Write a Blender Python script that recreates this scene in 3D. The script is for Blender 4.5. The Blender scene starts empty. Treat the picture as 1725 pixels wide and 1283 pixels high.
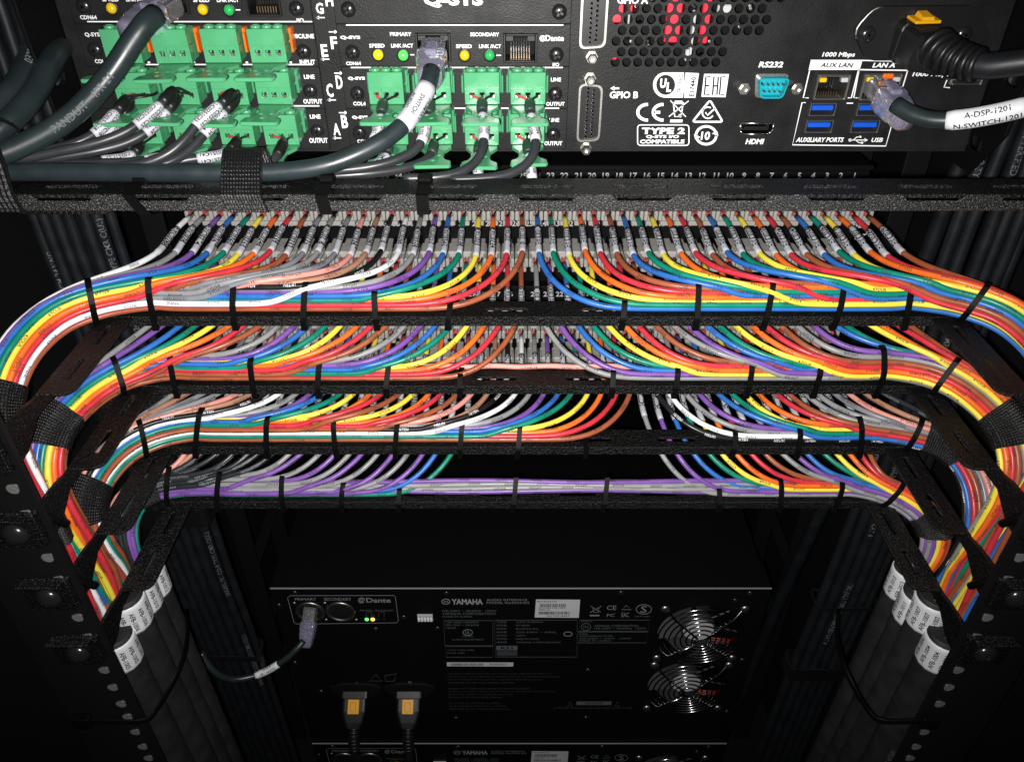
import bpy, bmesh, math, random
from mathutils import Vector, Matrix
random.seed(7)
R = math.radians
SC = bpy.context.scene
COL = SC.collection

# ---------------------------------------------------------------- camera
F, CX, CY = 1296.0, 862.5, 641.5           # focal length and centre of the photograph, in its pixels
TH = R(35.0)                               # the phone looks 35 degrees down into the back of the rack
CAM = Vector((-0.0105, 0.0, 0.0))          # metres; the rack's middle is X = 0, Y runs into the rack
FWD = Vector((0, math.cos(TH), -math.sin(TH)))
UPV = Vector((0, math.sin(TH), math.cos(TH)))
cd = bpy.data.cameras.new('camera'); cam = bpy.data.objects.new('camera', cd); COL.objects.link(cam)
cam.location = CAM; cam.rotation_euler = (R(90) - TH, 0, 0)
cd.sensor_width = 36; cd.lens = 36 * F / 1725; cd.clip_start = 0.01; cd.clip_end = 50
SC.camera = cam

# ---------------------------------------------------------------- light: the phone's flash beside its lens, hardly any room light
w = bpy.data.worlds.new('World'); SC.world = w; w.use_nodes = True
bg = w.node_tree.nodes['Background']; bg.inputs[0].default_value = (.55, .62, .7, 1); bg.inputs[1].default_value = .006
ld = bpy.data.lights.new('phone_flash', 'SPOT'); lo = bpy.data.objects.new('phone_flash', ld); COL.objects.link(lo)
lo.location = CAM + Vector((-0.006, 0, 0)) - UPV * 0.004
lo.rotation_euler = (R(90) - TH + R(5), 0, 0)
ld.energy = 15.2; ld.color = (1.0, .975, .94); ld.shadow_soft_size = .003
ld.spot_size = R(100); ld.spot_blend = .9
SC.view_settings.view_transform = 'Standard'; SC.view_settings.look = 'None'
SC.view_settings.exposure = 0; SC.view_settings.gamma = 1; SC.view_settings.use_curve_mapping = False
try:
    SC.cycles.max_bounces = 6; SC.cycles.diffuse_bounces = 2; SC.cycles.glossy_bounces = 3; SC.cycles.transmission_bounces = 6
    SC.cycles.use_denoising = True
except Exception: pass

# ---------------------------------------------------------------- measuring: a pixel of the photograph to a point of the place
def ray(px, py):
    return (FWD * F + Vector((1, 0, 0)) * (px - CX) - UPV * (py - CY)).normalized()
def atY(px, py, Y):
    r = ray(px, py); return CAM + r * (Y / r.y)
def atX(px, py, X):
    r = ray(px, py); return CAM + r * ((X - CAM.x) / r.x)
def atZ(px, py, Z):
    r = ray(px, py); return CAM + r * (Z / r.z)

# ---------------------------------------------------------------- materials
def lin(c):
    return tuple(((v / 255) / 12.92 if v <= 10.3 else ((v / 255 + .055) / 1.055) ** 2.4) for v in c)
MATS = {}
def mat(name, rgb, rough=.4, metal=0.0, spec=.5, bump=None, trans=0, emit=None, coat=0, var=0, alpha=None, ior=None, aniso=None):
    """bump = (scale, strength, distance, detail); var = amount of slow colour variation (dirt, uneven dye)"""
    if name in MATS: return MATS[name]
    m = bpy.data.materials.new(name); m.use_nodes = True
    nt = m.node_tree; b = nt.nodes['Principled BSDF']
    c = (*rgb, 1)
    b.inputs['Base Color'].default_value = c
    b.inputs['Roughness'].default_value = rough; b.inputs['Metallic'].default_value = metal
    b.inputs['Specular IOR Level'].default_value = spec
    if trans: b.inputs['Transmission Weight'].default_value = trans
    if ior: b.inputs['IOR'].default_value = ior
    if coat: b.inputs['Coat Weight'].default_value = coat; b.inputs['Coat Roughness'].default_value = .15
    if emit: b.inputs['Emission Color'].default_value = (*emit[0], 1); b.inputs['Emission Strength'].default_value = emit[1]
    tc = None
    if bump or var:
        tc = nt.nodes.new('ShaderNodeTexCoord')
    if bump:
        n = nt.nodes.new('ShaderNodeTexNoise'); n.inputs['Scale'].default_value = bump[0]; n.inputs['Detail'].default_value = bump[3] if len(bump) > 3 else 2
        bp = nt.nodes.new('ShaderNodeBump'); bp.inputs['Strength'].default_value = bump[1]; bp.inputs['Distance'].default_value = bump[2]
        nt.links.new(tc.outputs['Object'], n.inputs['Vector']); nt.links.new(n.outputs['Fac'], bp.inputs['Height']); nt.links.new(bp.outputs['Normal'], b.inputs['Normal'])
    if var:
        n2 = nt.nodes.new('ShaderNodeTexNoise'); n2.inputs['Scale'].default_value = 90; n2.inputs['Detail'].default_value = 5
        mp = nt.nodes.new('ShaderNodeMapRange'); mp.inputs[1].default_value = .3; mp.inputs[2].default_value = .7; mp.inputs[3].default_value = 1 - var; mp.inputs[4].default_value = 1 + var
        mx = nt.nodes.new('ShaderNodeMix'); mx.data_type = 'RGBA'; mx.blend_type = 'MULTIPLY'; mx.inputs[0].default_value = 1
        mx.inputs[6].default_value = c
        nt.links.new(tc.outputs['Object'], n2.inputs['Vector']); nt.links.new(n2.outputs['Fac'], mp.inputs[0]); nt.links.new(mp.outputs[0], mx.inputs[7]); nt.links.new(mx.outputs[2], b.inputs['Base Color'])
        r2 = nt.nodes.new('ShaderNodeMapRange'); r2.inputs[1].default_value = .3; r2.inputs[2].default_value = .7; r2.inputs[3].default_value = max(.05, rough - .09); r2.inputs[4].default_value = min(1, rough + .09)
        nt.links.new(n2.outputs['Fac'], r2.inputs[0]); nt.links.new(r2.outputs[0], b.inputs['Roughness'])
    MATS[name] = m
    return m
def speckle(name, base, glint, scale, rough, amount, bumpd, lo=.45, hi=.66, spec=.5):
    """textured powder coat: a hard grain, its glints painted as a paler colour on the tops"""
    m = mat(name, base, rough, 0, spec)
    nt = m.node_tree; b = nt.nodes['Principled BSDF']
    tc = nt.nodes.new('ShaderNodeTexCoord')
    n = nt.nodes.new('ShaderNodeTexNoise'); n.inputs['Scale'].default_value = scale; n.inputs['Detail'].default_value = 3; n.inputs['Roughness'].default_value = .6
    bp = nt.nodes.new('ShaderNodeBump'); bp.inputs['Strength'].default_value = amount; bp.inputs['Distance'].default_value = bumpd
    rp = nt.nodes.new('ShaderNodeMapRange'); rp.inputs[1].default_value = lo; rp.inputs[2].default_value = hi; rp.inputs[3].default_value = 0; rp.inputs[4].default_value = 1
    mx = nt.nodes.new('ShaderNodeMix'); mx.data_type = 'RGBA'; mx.inputs[6].default_value = (*base, 1); mx.inputs[7].default_value = (*glint, 1)  # glints of the grain are mixed into the base colour
    nt.links.new(tc.outputs['Object'], n.inputs['Vector']); nt.links.new(n.outputs['Fac'], bp.inputs['Height']); nt.links.new(bp.outputs['Normal'], b.inputs['Normal'])
    nt.links.new(n.outputs['Fac'], rp.inputs[0]); nt.links.new(rp.outputs[0], mx.inputs[0]); nt.links.new(mx.outputs[2], b.inputs['Base Color'])
    return m

M_BARA = speckle('black_textured_powder_coat', (.0034, .0036, .0037), (.014, .0145, .0145), 800, .32, 1, .0014, .50, .68, .30)
M_BAR1 = speckle('coarse_black_powder_coat', (.003, .003, .003), (.16, .16, .16), 1450, .40, 1, .0007, .55, .68)
M_PANEL = mat('black_panel_paint', (.0088, .0091, .0097), .5, 0, .25, (1400, .5, .00025), var=.12)
M_CHASSIS = mat('black_chassis_paint', (.0030, .0032, .0036), .55, 0, .12, (1200, .3, .0002))
M_DARK = mat('dull_black_interior', (.006, .0065, .007), .8, 0, .15)
M_RUBBER = mat('black_cable_jacket', (.0075, .0088, .011), .44, 0, .4, (700, .12, .0002), var=.15)
M_TEAL = mat('dark_slate_cable_jacket', (.0145, .022, .0245), .38, 0, .5, (500, .06, .0002), var=.12)
M_GREYCAB = mat('dark_grey_cable_jacket', (.023, .025, .028), .36, 0, .5, (600, .08, .0002), var=.12)
M_TRUNK = mat('black_multicore_jacket', (.019, .0195, .020), .60, 0, .3, (220, .25, .0004), var=.25)
M_TIE = mat('black_nylon_tie', (.0025, .0025, .0025), .5, 0, .1)
M_VELCRO = mat('black_woven_hook_strap', (.0035, .0035, .004), .42, 0, .6, (2200, .8, .0004))
M_WHITE = mat('white_print_ink', (.82, .83, .84), .55)
M_STRIPINK = mat('mid_grey_strip_ink', (.42, .43, .44), .6)  # even mid grey for the patch panel lettering
M_GREYINK = mat('grey_print_ink', (.20, .22, .24), .6)
M_DIMINK = mat('dim_grey_print_ink', (.10, .11, .12), .6)
M_LABEL = mat('white_label_film', (.72, .73, .77), .38, var=.06)
M_SLEEVE = mat('white_heatshrink_sleeve', (.44, .45, .49), .40, var=.12)
M_INK = mat('black_print_ink', (.015, .015, .018), .5)
M_NYLON = mat('translucent_nylon_connector', (.42, .41, .385), .42, trans=.22, ior=1.5, var=.08)
M_GREEN = mat('green_terminal_plastic', lin((74, 150, 105)), .28, 0, .5, var=.05)
M_GREEN2 = mat('green_socket_plastic', lin((64, 138, 96)), .3)
M_ORANGE = mat('orange_socket_plastic', lin((225, 105, 25)), .3)
M_STEEL = mat('bare_steel', (.62, .60, .56), .28, 1.0)
M_STEELD = mat('dull_nickel', (.42, .41, .38), .38, 1.0, bump=(600, .2, .0002))
M_CHROME = mat('bright_chrome_wire', (.45, .45, .46), .16, 1.0)
M_BLACKSCREW = mat('black_oxide_screw', (.012, .012, .013), .22, .0, .7)
M_GOLD = mat('contact_metal', (.20, .15, .10), .4, 1.0)
M_THREAD = mat('worn_thread_steel', (.50, .49, .47), .28, .7, bump=(900, .8, .0006))
M_RECESS = mat('drive_recess_steel', (.07, .07, .07), .3, .9)
M_BLUEUSB = mat('blue_port_tongue', lin((20, 80, 190)), .35)
M_CYAN = mat('cyan_serial_insert', lin((20, 150, 165)), .25)
M_CLEAR = mat('violet_tinted_clear_boot', (.46, .44, .62), .16, trans=.72, ior=1.42)
M_CLEARP = mat('clear_plug_plastic', (.62, .62, .66), .1, trans=.85, ior=1.45)
M_YELLOWLOCK = mat('yellow_lock_plastic', lin((228, 164, 22)), .4)
M_REDFAN = mat('red_fan_plastic', lin((215, 35, 55)), .4)
M_PLASTIC = mat('black_moulded_plastic', (.0075, .0075, .008), .4, 0, .45, (300, .1, .0002))
M_REDCOND = mat('red_conductor', lin((205, 70, 75)), .4)
M_BLACKCOND = mat('black_conductor', (.012, .012, .012), .35)
M_GREENCOND = mat('dark_green_heatshrink', (.02, .045, .03), .4)
M_YLED = mat('yellow_lens', lin((215, 180, 30)), .15, 0, .6)
M_YLEDON = mat('lit_yellow_lens', lin((240, 205, 20)), .15, 0, .6, emit=((1, .75, .02), .35))
M_GLED = mat('green_lens', lin((40, 165, 85)), .15, 0, .6)
M_GLEDON = mat('lit_green_lens', lin((80, 225, 80)), .15, 0, .6, emit=((.15, 1, .2), .3))
M_LED1 = mat('lit_green_lamp', (.1, .6, .15), .3, emit=((.1, 1, .2), 1.2))
M_LED2 = mat('lit_amber_lamp', (.9, .5, .05), .3, emit=((1, .55, .08), 2.5))
M_FANGREY = mat('grey_fan_label', (.45, .45, .46), .5)
M_RAIL = mat('black_rail_paint', (.006, .006, .0065), .5, 0, .3, (500, .15, .0002))

WIRE_RGB = {'brown': (156, 84, 54), 'red': (204, 52, 66), 'orange': (236, 110, 40), 'yellow': (238, 218, 74), 'green': (14, 130, 108),
            'blue': (46, 106, 184), 'violet': (120, 80, 160), 'grey': (140, 141, 142), 'white': (236, 237, 240), 'black': (26, 27, 29),
            'tan': (172, 124, 100), 'pink': (222, 150, 138), 'slate': (128, 130, 138), 'charcoal': (40, 43, 47)}
M_WIRE = {k: mat(k + '_wire_insulation', lin(v), .37, 0, .42, bump=(420, .22, .0002), var=.11) for k, v in WIRE_RGB.items()}

# ---------------------------------------------------------------- mesh helpers
def norm(v):
    v = Vector(v); return v.normalized() if v.length > 1e-12 else Vector((0, 0, 1))
class MB:
    """collects shapes, then links them as ONE mesh object"""
    def __init__(s): s.v = []; s.f = []; s.m = []; s.sm = []
    def add(s, vs, fs, mi=0, smooth=False):
        o = len(s.v); s.v.extend([tuple(p) for p in vs]); s.f.extend([tuple(i + o for i in f) for f in fs])
        s.m.extend([mi] * len(fs)); s.sm.extend([smooth] * len(fs)); return s
    def box(s, lo, hi, c=0.0, mi=0, M=None):
        """box with chamfered edges"""
        lo = Vector(lo); hi = Vector(hi)
        if c <= 0:
            vs = [Vector((x, y, z)) for x in (lo.x, hi.x) for y in (lo.y, hi.y) for z in (lo.z, hi.z)]
            fs = [(0, 1, 3, 2), (4, 6, 7, 5), (0, 4, 5, 1), (2, 3, 7, 6), (0, 2, 6, 4), (1, 5, 7, 3)]
        else:
            c = min(c, .45 * min(hi.x - lo.x, hi.y - lo.y, hi.z - lo.z))
            vs = []; idx = {}
            for i in (0, 1):
                for j in (0, 1):
                    for k in (0, 1):
                        p = Vector((hi.x if i else lo.x, hi.y if j else lo.y, hi.z if k else lo.z))
                        d = Vector((-1 if i else 1, -1 if j else 1, -1 if k else 1)) * c
                        for a in range(3):
                            q = p.copy()
                            for b2 in range(3):
                                if b2 != a: q[b2] += d[b2]
                            idx[(i, j, k, a)] = len(vs); vs.append(q)
            fs = []
            for a in range(3):
                b2, c2 = (a + 1) % 3, (a + 2) % 3
                for sgn in (0, 1):
                    def key(u, v2):
                        t = [0, 0, 0]; t[a] = sgn; t[b2] = u; t[c2] = v2; return idx[(t[0], t[1], t[2], a)]
                    q = [key(0, 0), key(1, 0), key(1, 1), key(0, 1)]
                    fs.append(tuple(q if sgn else q[::-1]))
            for a in range(3):
                b2, c2 = (a + 1) % 3, (a + 2) % 3
                for u in (0, 1):
                    for v2 in (0, 1):
                        t0 = [0, 0, 0]; t1 = [0, 0, 0]; t1[a] = 1
                        t0[b2] = t1[b2] = u; t0[c2] = t1[c2] = v2
                        q = (idx[(*t0, b2)], idx[(*t1, b2)], idx[(*t1, c2)], idx[(*t0, c2)])
                        fs.append(q if (u == v2) else q[::-1])
            for i in (0, 1):
                for j in (0, 1):
                    for k in (0, 1):
                        q = tuple(idx[(i, j, k, a)] for a in range(3))
                        fs.append(q if (i + j + k) % 2 == 1 else q[::-1])
        if M is not None: vs = [M @ p for p in vs]
        return s.add(vs, fs, mi)
    def lathe(s, base, axis, prof, seg=16, mi=0, up=None, smooth=True):
        """prof: (distance along axis, radius)"""
        base = Vector(base); a = norm(axis)
        t = Vector((0, 0, 1)) if abs(a.z) < .9 else Vector((1, 0, 0))
        u = a.cross(t).normalized(); v2 = a.cross(u)
        vs = []; fs = []
        for d, r in prof:
            for k in range(seg):
                g = 2 * math.pi * k / seg
                vs.append(base + a * d + u * (r * math.cos(g)) + v2 * (r * math.sin(g)))
        n = len(prof)
        for i in range(n - 1):
            for k in range(seg):
                k2 = (k + 1) % seg
                fs.append((i * seg + k, i * seg + k2, (i + 1) * seg + k2, (i + 1) * seg + k))
        s.add(vs, fs, mi, smooth)
        caps = []
        if prof[0][1] > 1e-7: caps.append(tuple(range(seg))[::-1])
        if prof[-1][1] > 1e-7: caps.append(tuple(range((n - 1) * seg, n * seg)))
        if caps:
            o = len(s.v) - len(vs)
            for c in caps: s.f.append(tuple(i + o for i in c)); s.m.append(mi); s.sm.append(False)
        return s
    def tube(s, pts, r, seg=8, mi=0, caps=True, fr=None, flat=1.0):
        pts = [Vector(p) for p in pts]
        T, U, V = fr if fr else frames(pts)
        vs = []; fs = []
        n = len(pts)
        for i in range(n):
            ri = r[i] if isinstance(r, (list, tuple)) else r
            for k in range(seg):
                g = 2 * math.pi * k / seg
                vs.append(pts[i] + U[i] * (ri * math.cos(g)) + V[i] * (ri * flat * math.sin(g)))
        for i in range(n - 1):
            for k in range(seg):
                k2 = (k + 1) % seg
                fs.append((i * seg + k, i * seg + k2, (i + 1) * seg + k2, (i + 1) * seg + k))
        s.add(vs, fs, mi, True)
        if caps:
            o = len(s.v) - len(vs)
            s.f.append(tuple(o + k for k in range(seg))[::-1]); s.f.append(tuple(o + (n - 1) * seg + k for k in range(seg)))
            s.m += [mi, mi]; s.sm += [False, False]
        return s
    def prism(s, poly, o, ax, ay, az, mi=0):
        """2-D outline poly pushed along az: point = o + x*ax + y*ay (+ az)"""
        o = Vector(o); ax = Vector(ax); ay = Vector(ay); az = Vector(az)
        n = len(poly)
        vs = [o + ax * x + ay * y for x, y in poly] + [o + ax * x + ay * y + az for x, y in poly]
        fs = [tuple(range(n))[::-1], tuple(range(n, 2 * n))] + [(i, (i + 1) % n, n + (i + 1) % n, n + i) for i in range(n)]
        if ax.cross(ay).dot(az) < 0: fs = [f[::-1] for f in fs]
        return s.add(vs, fs, mi)
    def mesh(s, name, mats):
        me = bpy.data.meshes.new(name); me.from_pydata(s.v, [], s.f); me.update()
        for m in (mats if isinstance(mats, (list, tuple)) else [mats]): me.materials.append(m)
        me.polygons.foreach_set('material_index', s.m); me.polygons.foreach_set('use_smooth', s.sm)
        return me
    def build(s, name, mats, parent=None):
        return put(name, s.mesh(name, mats), parent)
def put(name, me, parent=None, loc=None):
    o = bpy.data.objects.new(name, me); COL.objects.link(o)
    if parent: o.parent = parent
    if loc is not None: o.location = loc
    return o
def tag(o, label, cat, group=None, kind=None):
    if label: o['label'] = label
    if cat: o['category'] = cat
    if group: o['group'] = group
    if kind: o['kind'] = kind
    return o
def thing(name, label, cat, group=None, loc=(0, 0, 0)):
    o = bpy.data.objects.new(name, None); COL.objects.link(o); o.empty_display_size = .01
    o.location = loc
    return tag(o, label, cat, group)
def copy_tree(o, parent=None):
    c = o.copy(); COL.objects.link(c)
    if parent: c.parent = parent
    for ch in o.children: copy_tree(ch, c)
    return c
def frames(pts, up=None):
    n = len(pts); T = []
    for i in range(n):
        T.append(norm(pts[min(i + 1, n - 1)] - pts[max(i - 1, 0)]))
    u = Vector(up) if up is not None else (Vector((0, 0, 1)) if abs(T[0].z) < .9 else Vector((0, 1, 0)))
    U = []; V = []
    for i in range(n):
        u = u - T[i] * u.dot(T[i])
        u = norm(u); U.append(u.copy()); V.append(T[i].cross(u))
    return T, U, V
def catmull(P, step):
    """smooth curve through P, sampled about every step metres"""
    P = [Vector(p) for p in P]; Q = [P[0] * 2 - P[1]] + P + [P[-1] * 2 - P[-2]]
    out = []
    for i in range(1, len(Q) - 2):
        p0, p1, p2, p3 = Q[i - 1], Q[i], Q[i + 1], Q[i + 2]
        n = max(2, int(math.ceil((p2 - p1).length / step)))
        for k in range(n):
            t = k / n
            out.append(.5 * ((2 * p1) + (p2 - p0) * t + (2 * p0 - 5 * p1 + 4 * p2 - p3) * t * t + (3 * p1 - p0 - 3 * p2 + p3) * t ** 3))
    out.append(P[-1].copy())
    return out
def arclen(pts):
    s = [0.0]
    for a, b in zip(pts, pts[1:]): s.append(s[-1] + (b - a).length)
    return s
def at_len(pts, S, u):
    """point, index and fraction at arc length u"""
    import bisect
    u = min(max(u, 0), S[-1]); i = min(max(bisect.bisect_right(S, u) - 1, 0), len(pts) - 2)
    t = (u - S[i]) / max(S[i + 1] - S[i], 1e-9)
    return pts[i].lerp(pts[i + 1], t), i, t

# flat lettering
_TX = {}
def text_mesh(txt, bold=0.0, shear=0.0, res=2):
    """glyphs of the built-in font as a flat mesh: (verts 2-D, faces, (x0, x1, y0, y1)); unit letter size"""
    k = (txt, bold, shear, res)
    if k in _TX: return _TX[k]
    c = bpy.data.curves.new('t', 'FONT'); c.body = txt; c.size = 1; c.resolution_u = res; c.offset = bold; c.shear = shear
    o = bpy.data.objects.new('t', c)
    me = bpy.data.meshes.new_from_object(o)
    vs = [(v.co.x, v.co.y) for v in me.vertices]; fs = [tuple(p.vertices) for p in me.polygons]
    bpy.data.objects.remove(o); bpy.data.meshes.remove(me); bpy.data.curves.remove(c)
    xs = [v[0] for v in vs] or [0]; ys = [v[1] for v in vs] or [0]
    _TX[k] = (vs, fs, (min(xs), max(xs), min(ys), max(ys)))
    return _TX[k]
def outline_mesh(outer, holes, th, bevel=0.0, res=3):
    """flat plate with holes: outlines in 2-D; faces lie at z = -th/2 .. th/2; returns (verts, faces)"""
    c = bpy.data.curves.new('c', 'CURVE'); c.dimensions = '2D'; c.fill_mode = 'BOTH'; c.extrude = max(th / 2 - bevel, 1e-5); c.bevel_depth = bevel; c.bevel_resolution = 0
    for lp in [outer] + holes:
        sp = c.splines.new('POLY'); sp.points.add(len(lp) - 1); sp.use_cyclic_u = True
        for p, (x, y) in zip(sp.points, lp): p.co = (x, y, 0, 1)
    o = bpy.data.objects.new('c', c); me = bpy.data.meshes.new_from_object(o)
    vs = [v.co.copy() for v in me.vertices]; fs = [tuple(p.vertices) for p in me.polygons]
    bpy.data.objects.remove(o); bpy.data.meshes.remove(me); bpy.data.curves.remove(c)
    return vs, fs
def circle(cx, cy, r, n=16, ry=None):
    return [(cx + r * math.cos(2 * math.pi * k / n), cy + (ry or r) * math.sin(2 * math.pi * k / n)) for k in range(n)]
def slot(x0, x1, cy, h, n=4):
    r = h / 2; out = []
    for k in range(n + 1):
        g = math.pi / 2 - math.pi * k / n; out.append((x1 - r + r * math.cos(g), cy + r * math.sin(g)))
    for k in range(n + 1):
        g = -math.pi / 2 - math.pi * k / n; out.append((x0 + r + r * math.cos(g), cy + r * math.sin(g)))
    return out
def rrect(x0, x1, y0, y1, r, n=3):
    out = []
    for cx, cy, a0 in ((x1 - r, y1 - r, 0), (x0 + r, y1 - r, 90), (x0 + r, y0 + r, 180), (x1 - r, y0 + r, 270)):
        for k in range(n + 1):
            g = R(a0 + 90 * k / n); out.append((cx + r * math.cos(g), cy + r * math.sin(g)))
    return out
def hull2(P):
    P = sorted(set((round(a, 7), round(b, 7)) for a, b in P))
    def half(Q):
        h = []
        for p in Q:
            while len(h) > 1 and (h[-1][0] - h[-2][0]) * (p[1] - h[-2][1]) - (h[-1][1] - h[-2][1]) * (p[0] - h[-2][0]) <= 0: h.pop()
            h.append(p)
        return h
    a = half(P); b = half(P[::-1]); return a[:-1] + b[:-1]
def resample(L, n):
    """closed 2-D loop, n even steps"""
    L = L + [L[0]]; S = [0]
    for a, b in zip(L, L[1:]): S.append(S[-1] + math.hypot(b[0] - a[0], b[1] - a[1]))
    out = []; j = 0
    for k in range(n):
        u = S[-1] * k / n
        while S[j + 1] < u: j += 1
        t = (u - S[j]) / max(S[j + 1] - S[j], 1e-12)
        out.append((L[j][0] + (L[j + 1][0] - L[j][0]) * t, L[j][1] + (L[j + 1][1] - L[j][1]) * t))
    return out
def print_on_tube(mb, txt, pts, S, n_dir, s0, ang, r, size, flip=False, mi=0, bold=.02, eps=.00012):
    """lettering wrapped on a tube: runs along the tube from arc length s0, at angle ang from the direction n_dir"""
    vs, fs, bb = text_mesh(txt, bold)
    h = (bb[2] + bb[3]) / 2; out = []
    for x, y in vs:
        tx = (x - bb[0]) * size; ty = (y - h) * size
        if flip: tx = (bb[1] - bb[0]) * size - tx; ty = -ty
        p, i, t = at_len(pts, S, s0 + tx)
        T = norm(pts[i + 1] - pts[i]); nn = Vector(n_dir(p)) if callable(n_dir) else Vector(n_dir)
        nn = norm(nn - T * nn.dot(T)); b = nn.cross(T)
        a = ang + ty / r
        out.append(p + (nn * math.cos(a) + b * math.sin(a)) * (r + eps))
    mb.add(out, fs, mi)
    return (bb[1] - bb[0]) * size
def to_cam(p): return CAM - p
ORD = ['first', 'second', 'third', 'fourth', 'fifth', 'sixth', 'seventh', 'eighth', 'ninth', 'tenth', 'eleventh', 'twelfth', 'thirteenth', 'fourteenth']
def place(i, n, what='from the left'):
    """words for the i-th of n in a row"""
    if n == 1: return 'only'
    if i == 0: return 'leftmost'
    if i == n - 1: return 'rightmost'
    if i < n / 2: return ORD[i] + ' from the left'
    return ORD[n - 1 - i] + ' from the right'
# ================================================================ the rack: rails, side panels, floor
BAR_Y, RAIL_Y = 0.352, 0.253
BAR_Z = {2: -.2045, 3: -.2490, 4: -.2934, 5: -.3379}
rack = thing('equipment_rack', 'black steel equipment rack with punched rails either side of the gear', 'rack', loc=(0, RAIL_Y, -.9))
def inrack(o): o.location = Vector(o.location) - Vector(rack.location); return o
hole_z = []
z = .12
while z > -.83:
    for d in (0, .015875, .03175):
        hole_z.append(z - d)
    z -= .04445
for sg in (-1, 1):
    # rail: front flange with threaded holes, and a return flange running into the rack outboard of the wires
    def rb(x0, x1, z0, z1): mb.box((min(sg * x0, sg * x1), RAIL_Y, z0), (max(sg * x0, sg * x1), RAIL_Y + .0025, z1))
    mb = MB(); rb(.2245, .2299, -.88, .14); rb(.2351, .2665, -.88, .14)
    ed = [.14] + sum(([zz + .0026, zz - .0026] for zz in hole_z), []) + [-.88]
    for k in range(0, len(ed), 2): rb(.2299, .2351, ed[k + 1], ed[k])
    mb.box((sg * .2645 - .0012, RAIL_Y + .003, -.88), (sg * .2645 + .0012, RAIL_Y + .055, .14))
    rail = inrack(mb.build('rail', M_RAIL, rack))
    for zz in hole_z:
        if -.62 < zz < -.2:
            h = MB(); h.lathe((sg * .2325, RAIL_Y + .0042, zz), (0, -1, 0), [(0, .0006), (.0004, .0017), (.0012, .0021), (.0016, .0018), (.0022, .0022), (.0026, .0019), (.0032, .0023), (.0036, .0020), (.0043, .0025), (.0046, .0029)], 12)
            h.build('threaded_hole', M_THREAD, rail)
    mb = MB()
    mb.box((sg * .345 - .001, .15, -1.0), (sg * .345 + .001, 1.0, .3))
    inrack(mb.build('side_panel', M_DARK, rack))
    # slotted front rail, deep in the rack
    sl = []
    for k in range(36):
        sl += [rrect(.006, .016, -.86 + k * .026, -.86 + k * .026 + .015, .003)]
    vs, fs = outline_mesh([(0, -.88), (.030, -.88), (.030, .1), (0, .1)], sl, .002)
    mb = MB(); mb.add([(sg * (.232 + p.x), .80 + p.z, p.y) for p in vs], [f[::-1] if sg > 0 else f for f in fs])
    mb.box((sg * .232 - .001, .805, -.88), (sg * .232 + .001, .86, .1))
    inrack(mb.build('front_rail', M_RAIL, rack))
    # ladder of the vertical cable tray between the rails
    for yy in (.55, .64):
        mb = MB(); mb.box((sg * .285 - .009, yy, -.95), (sg * .285 + .009, yy + .004, .1), .0008)
        inrack(mb.build('upright', M_RAIL, rack))
    for k in range(10):
        mb = MB(); mb.box((sg * .285 - .006, .5545, -.90 + k * .09), (sg * .285 + .006, .6395, -.897 + k * .09), .0006)
        inrack(mb.build('tray_rung', M_RAIL, rack))
mb = MB(); mb.box((-.345, .15, -1.0), (.345, 1.0, -.995)); inrack(mb.build('floor_panel', M_DARK, rack))
mb = MB(); mb.box((-.344, .95, -.99), (.344, .954, .3)); inrack(mb.build('front_door', M_DARK, rack))

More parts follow.
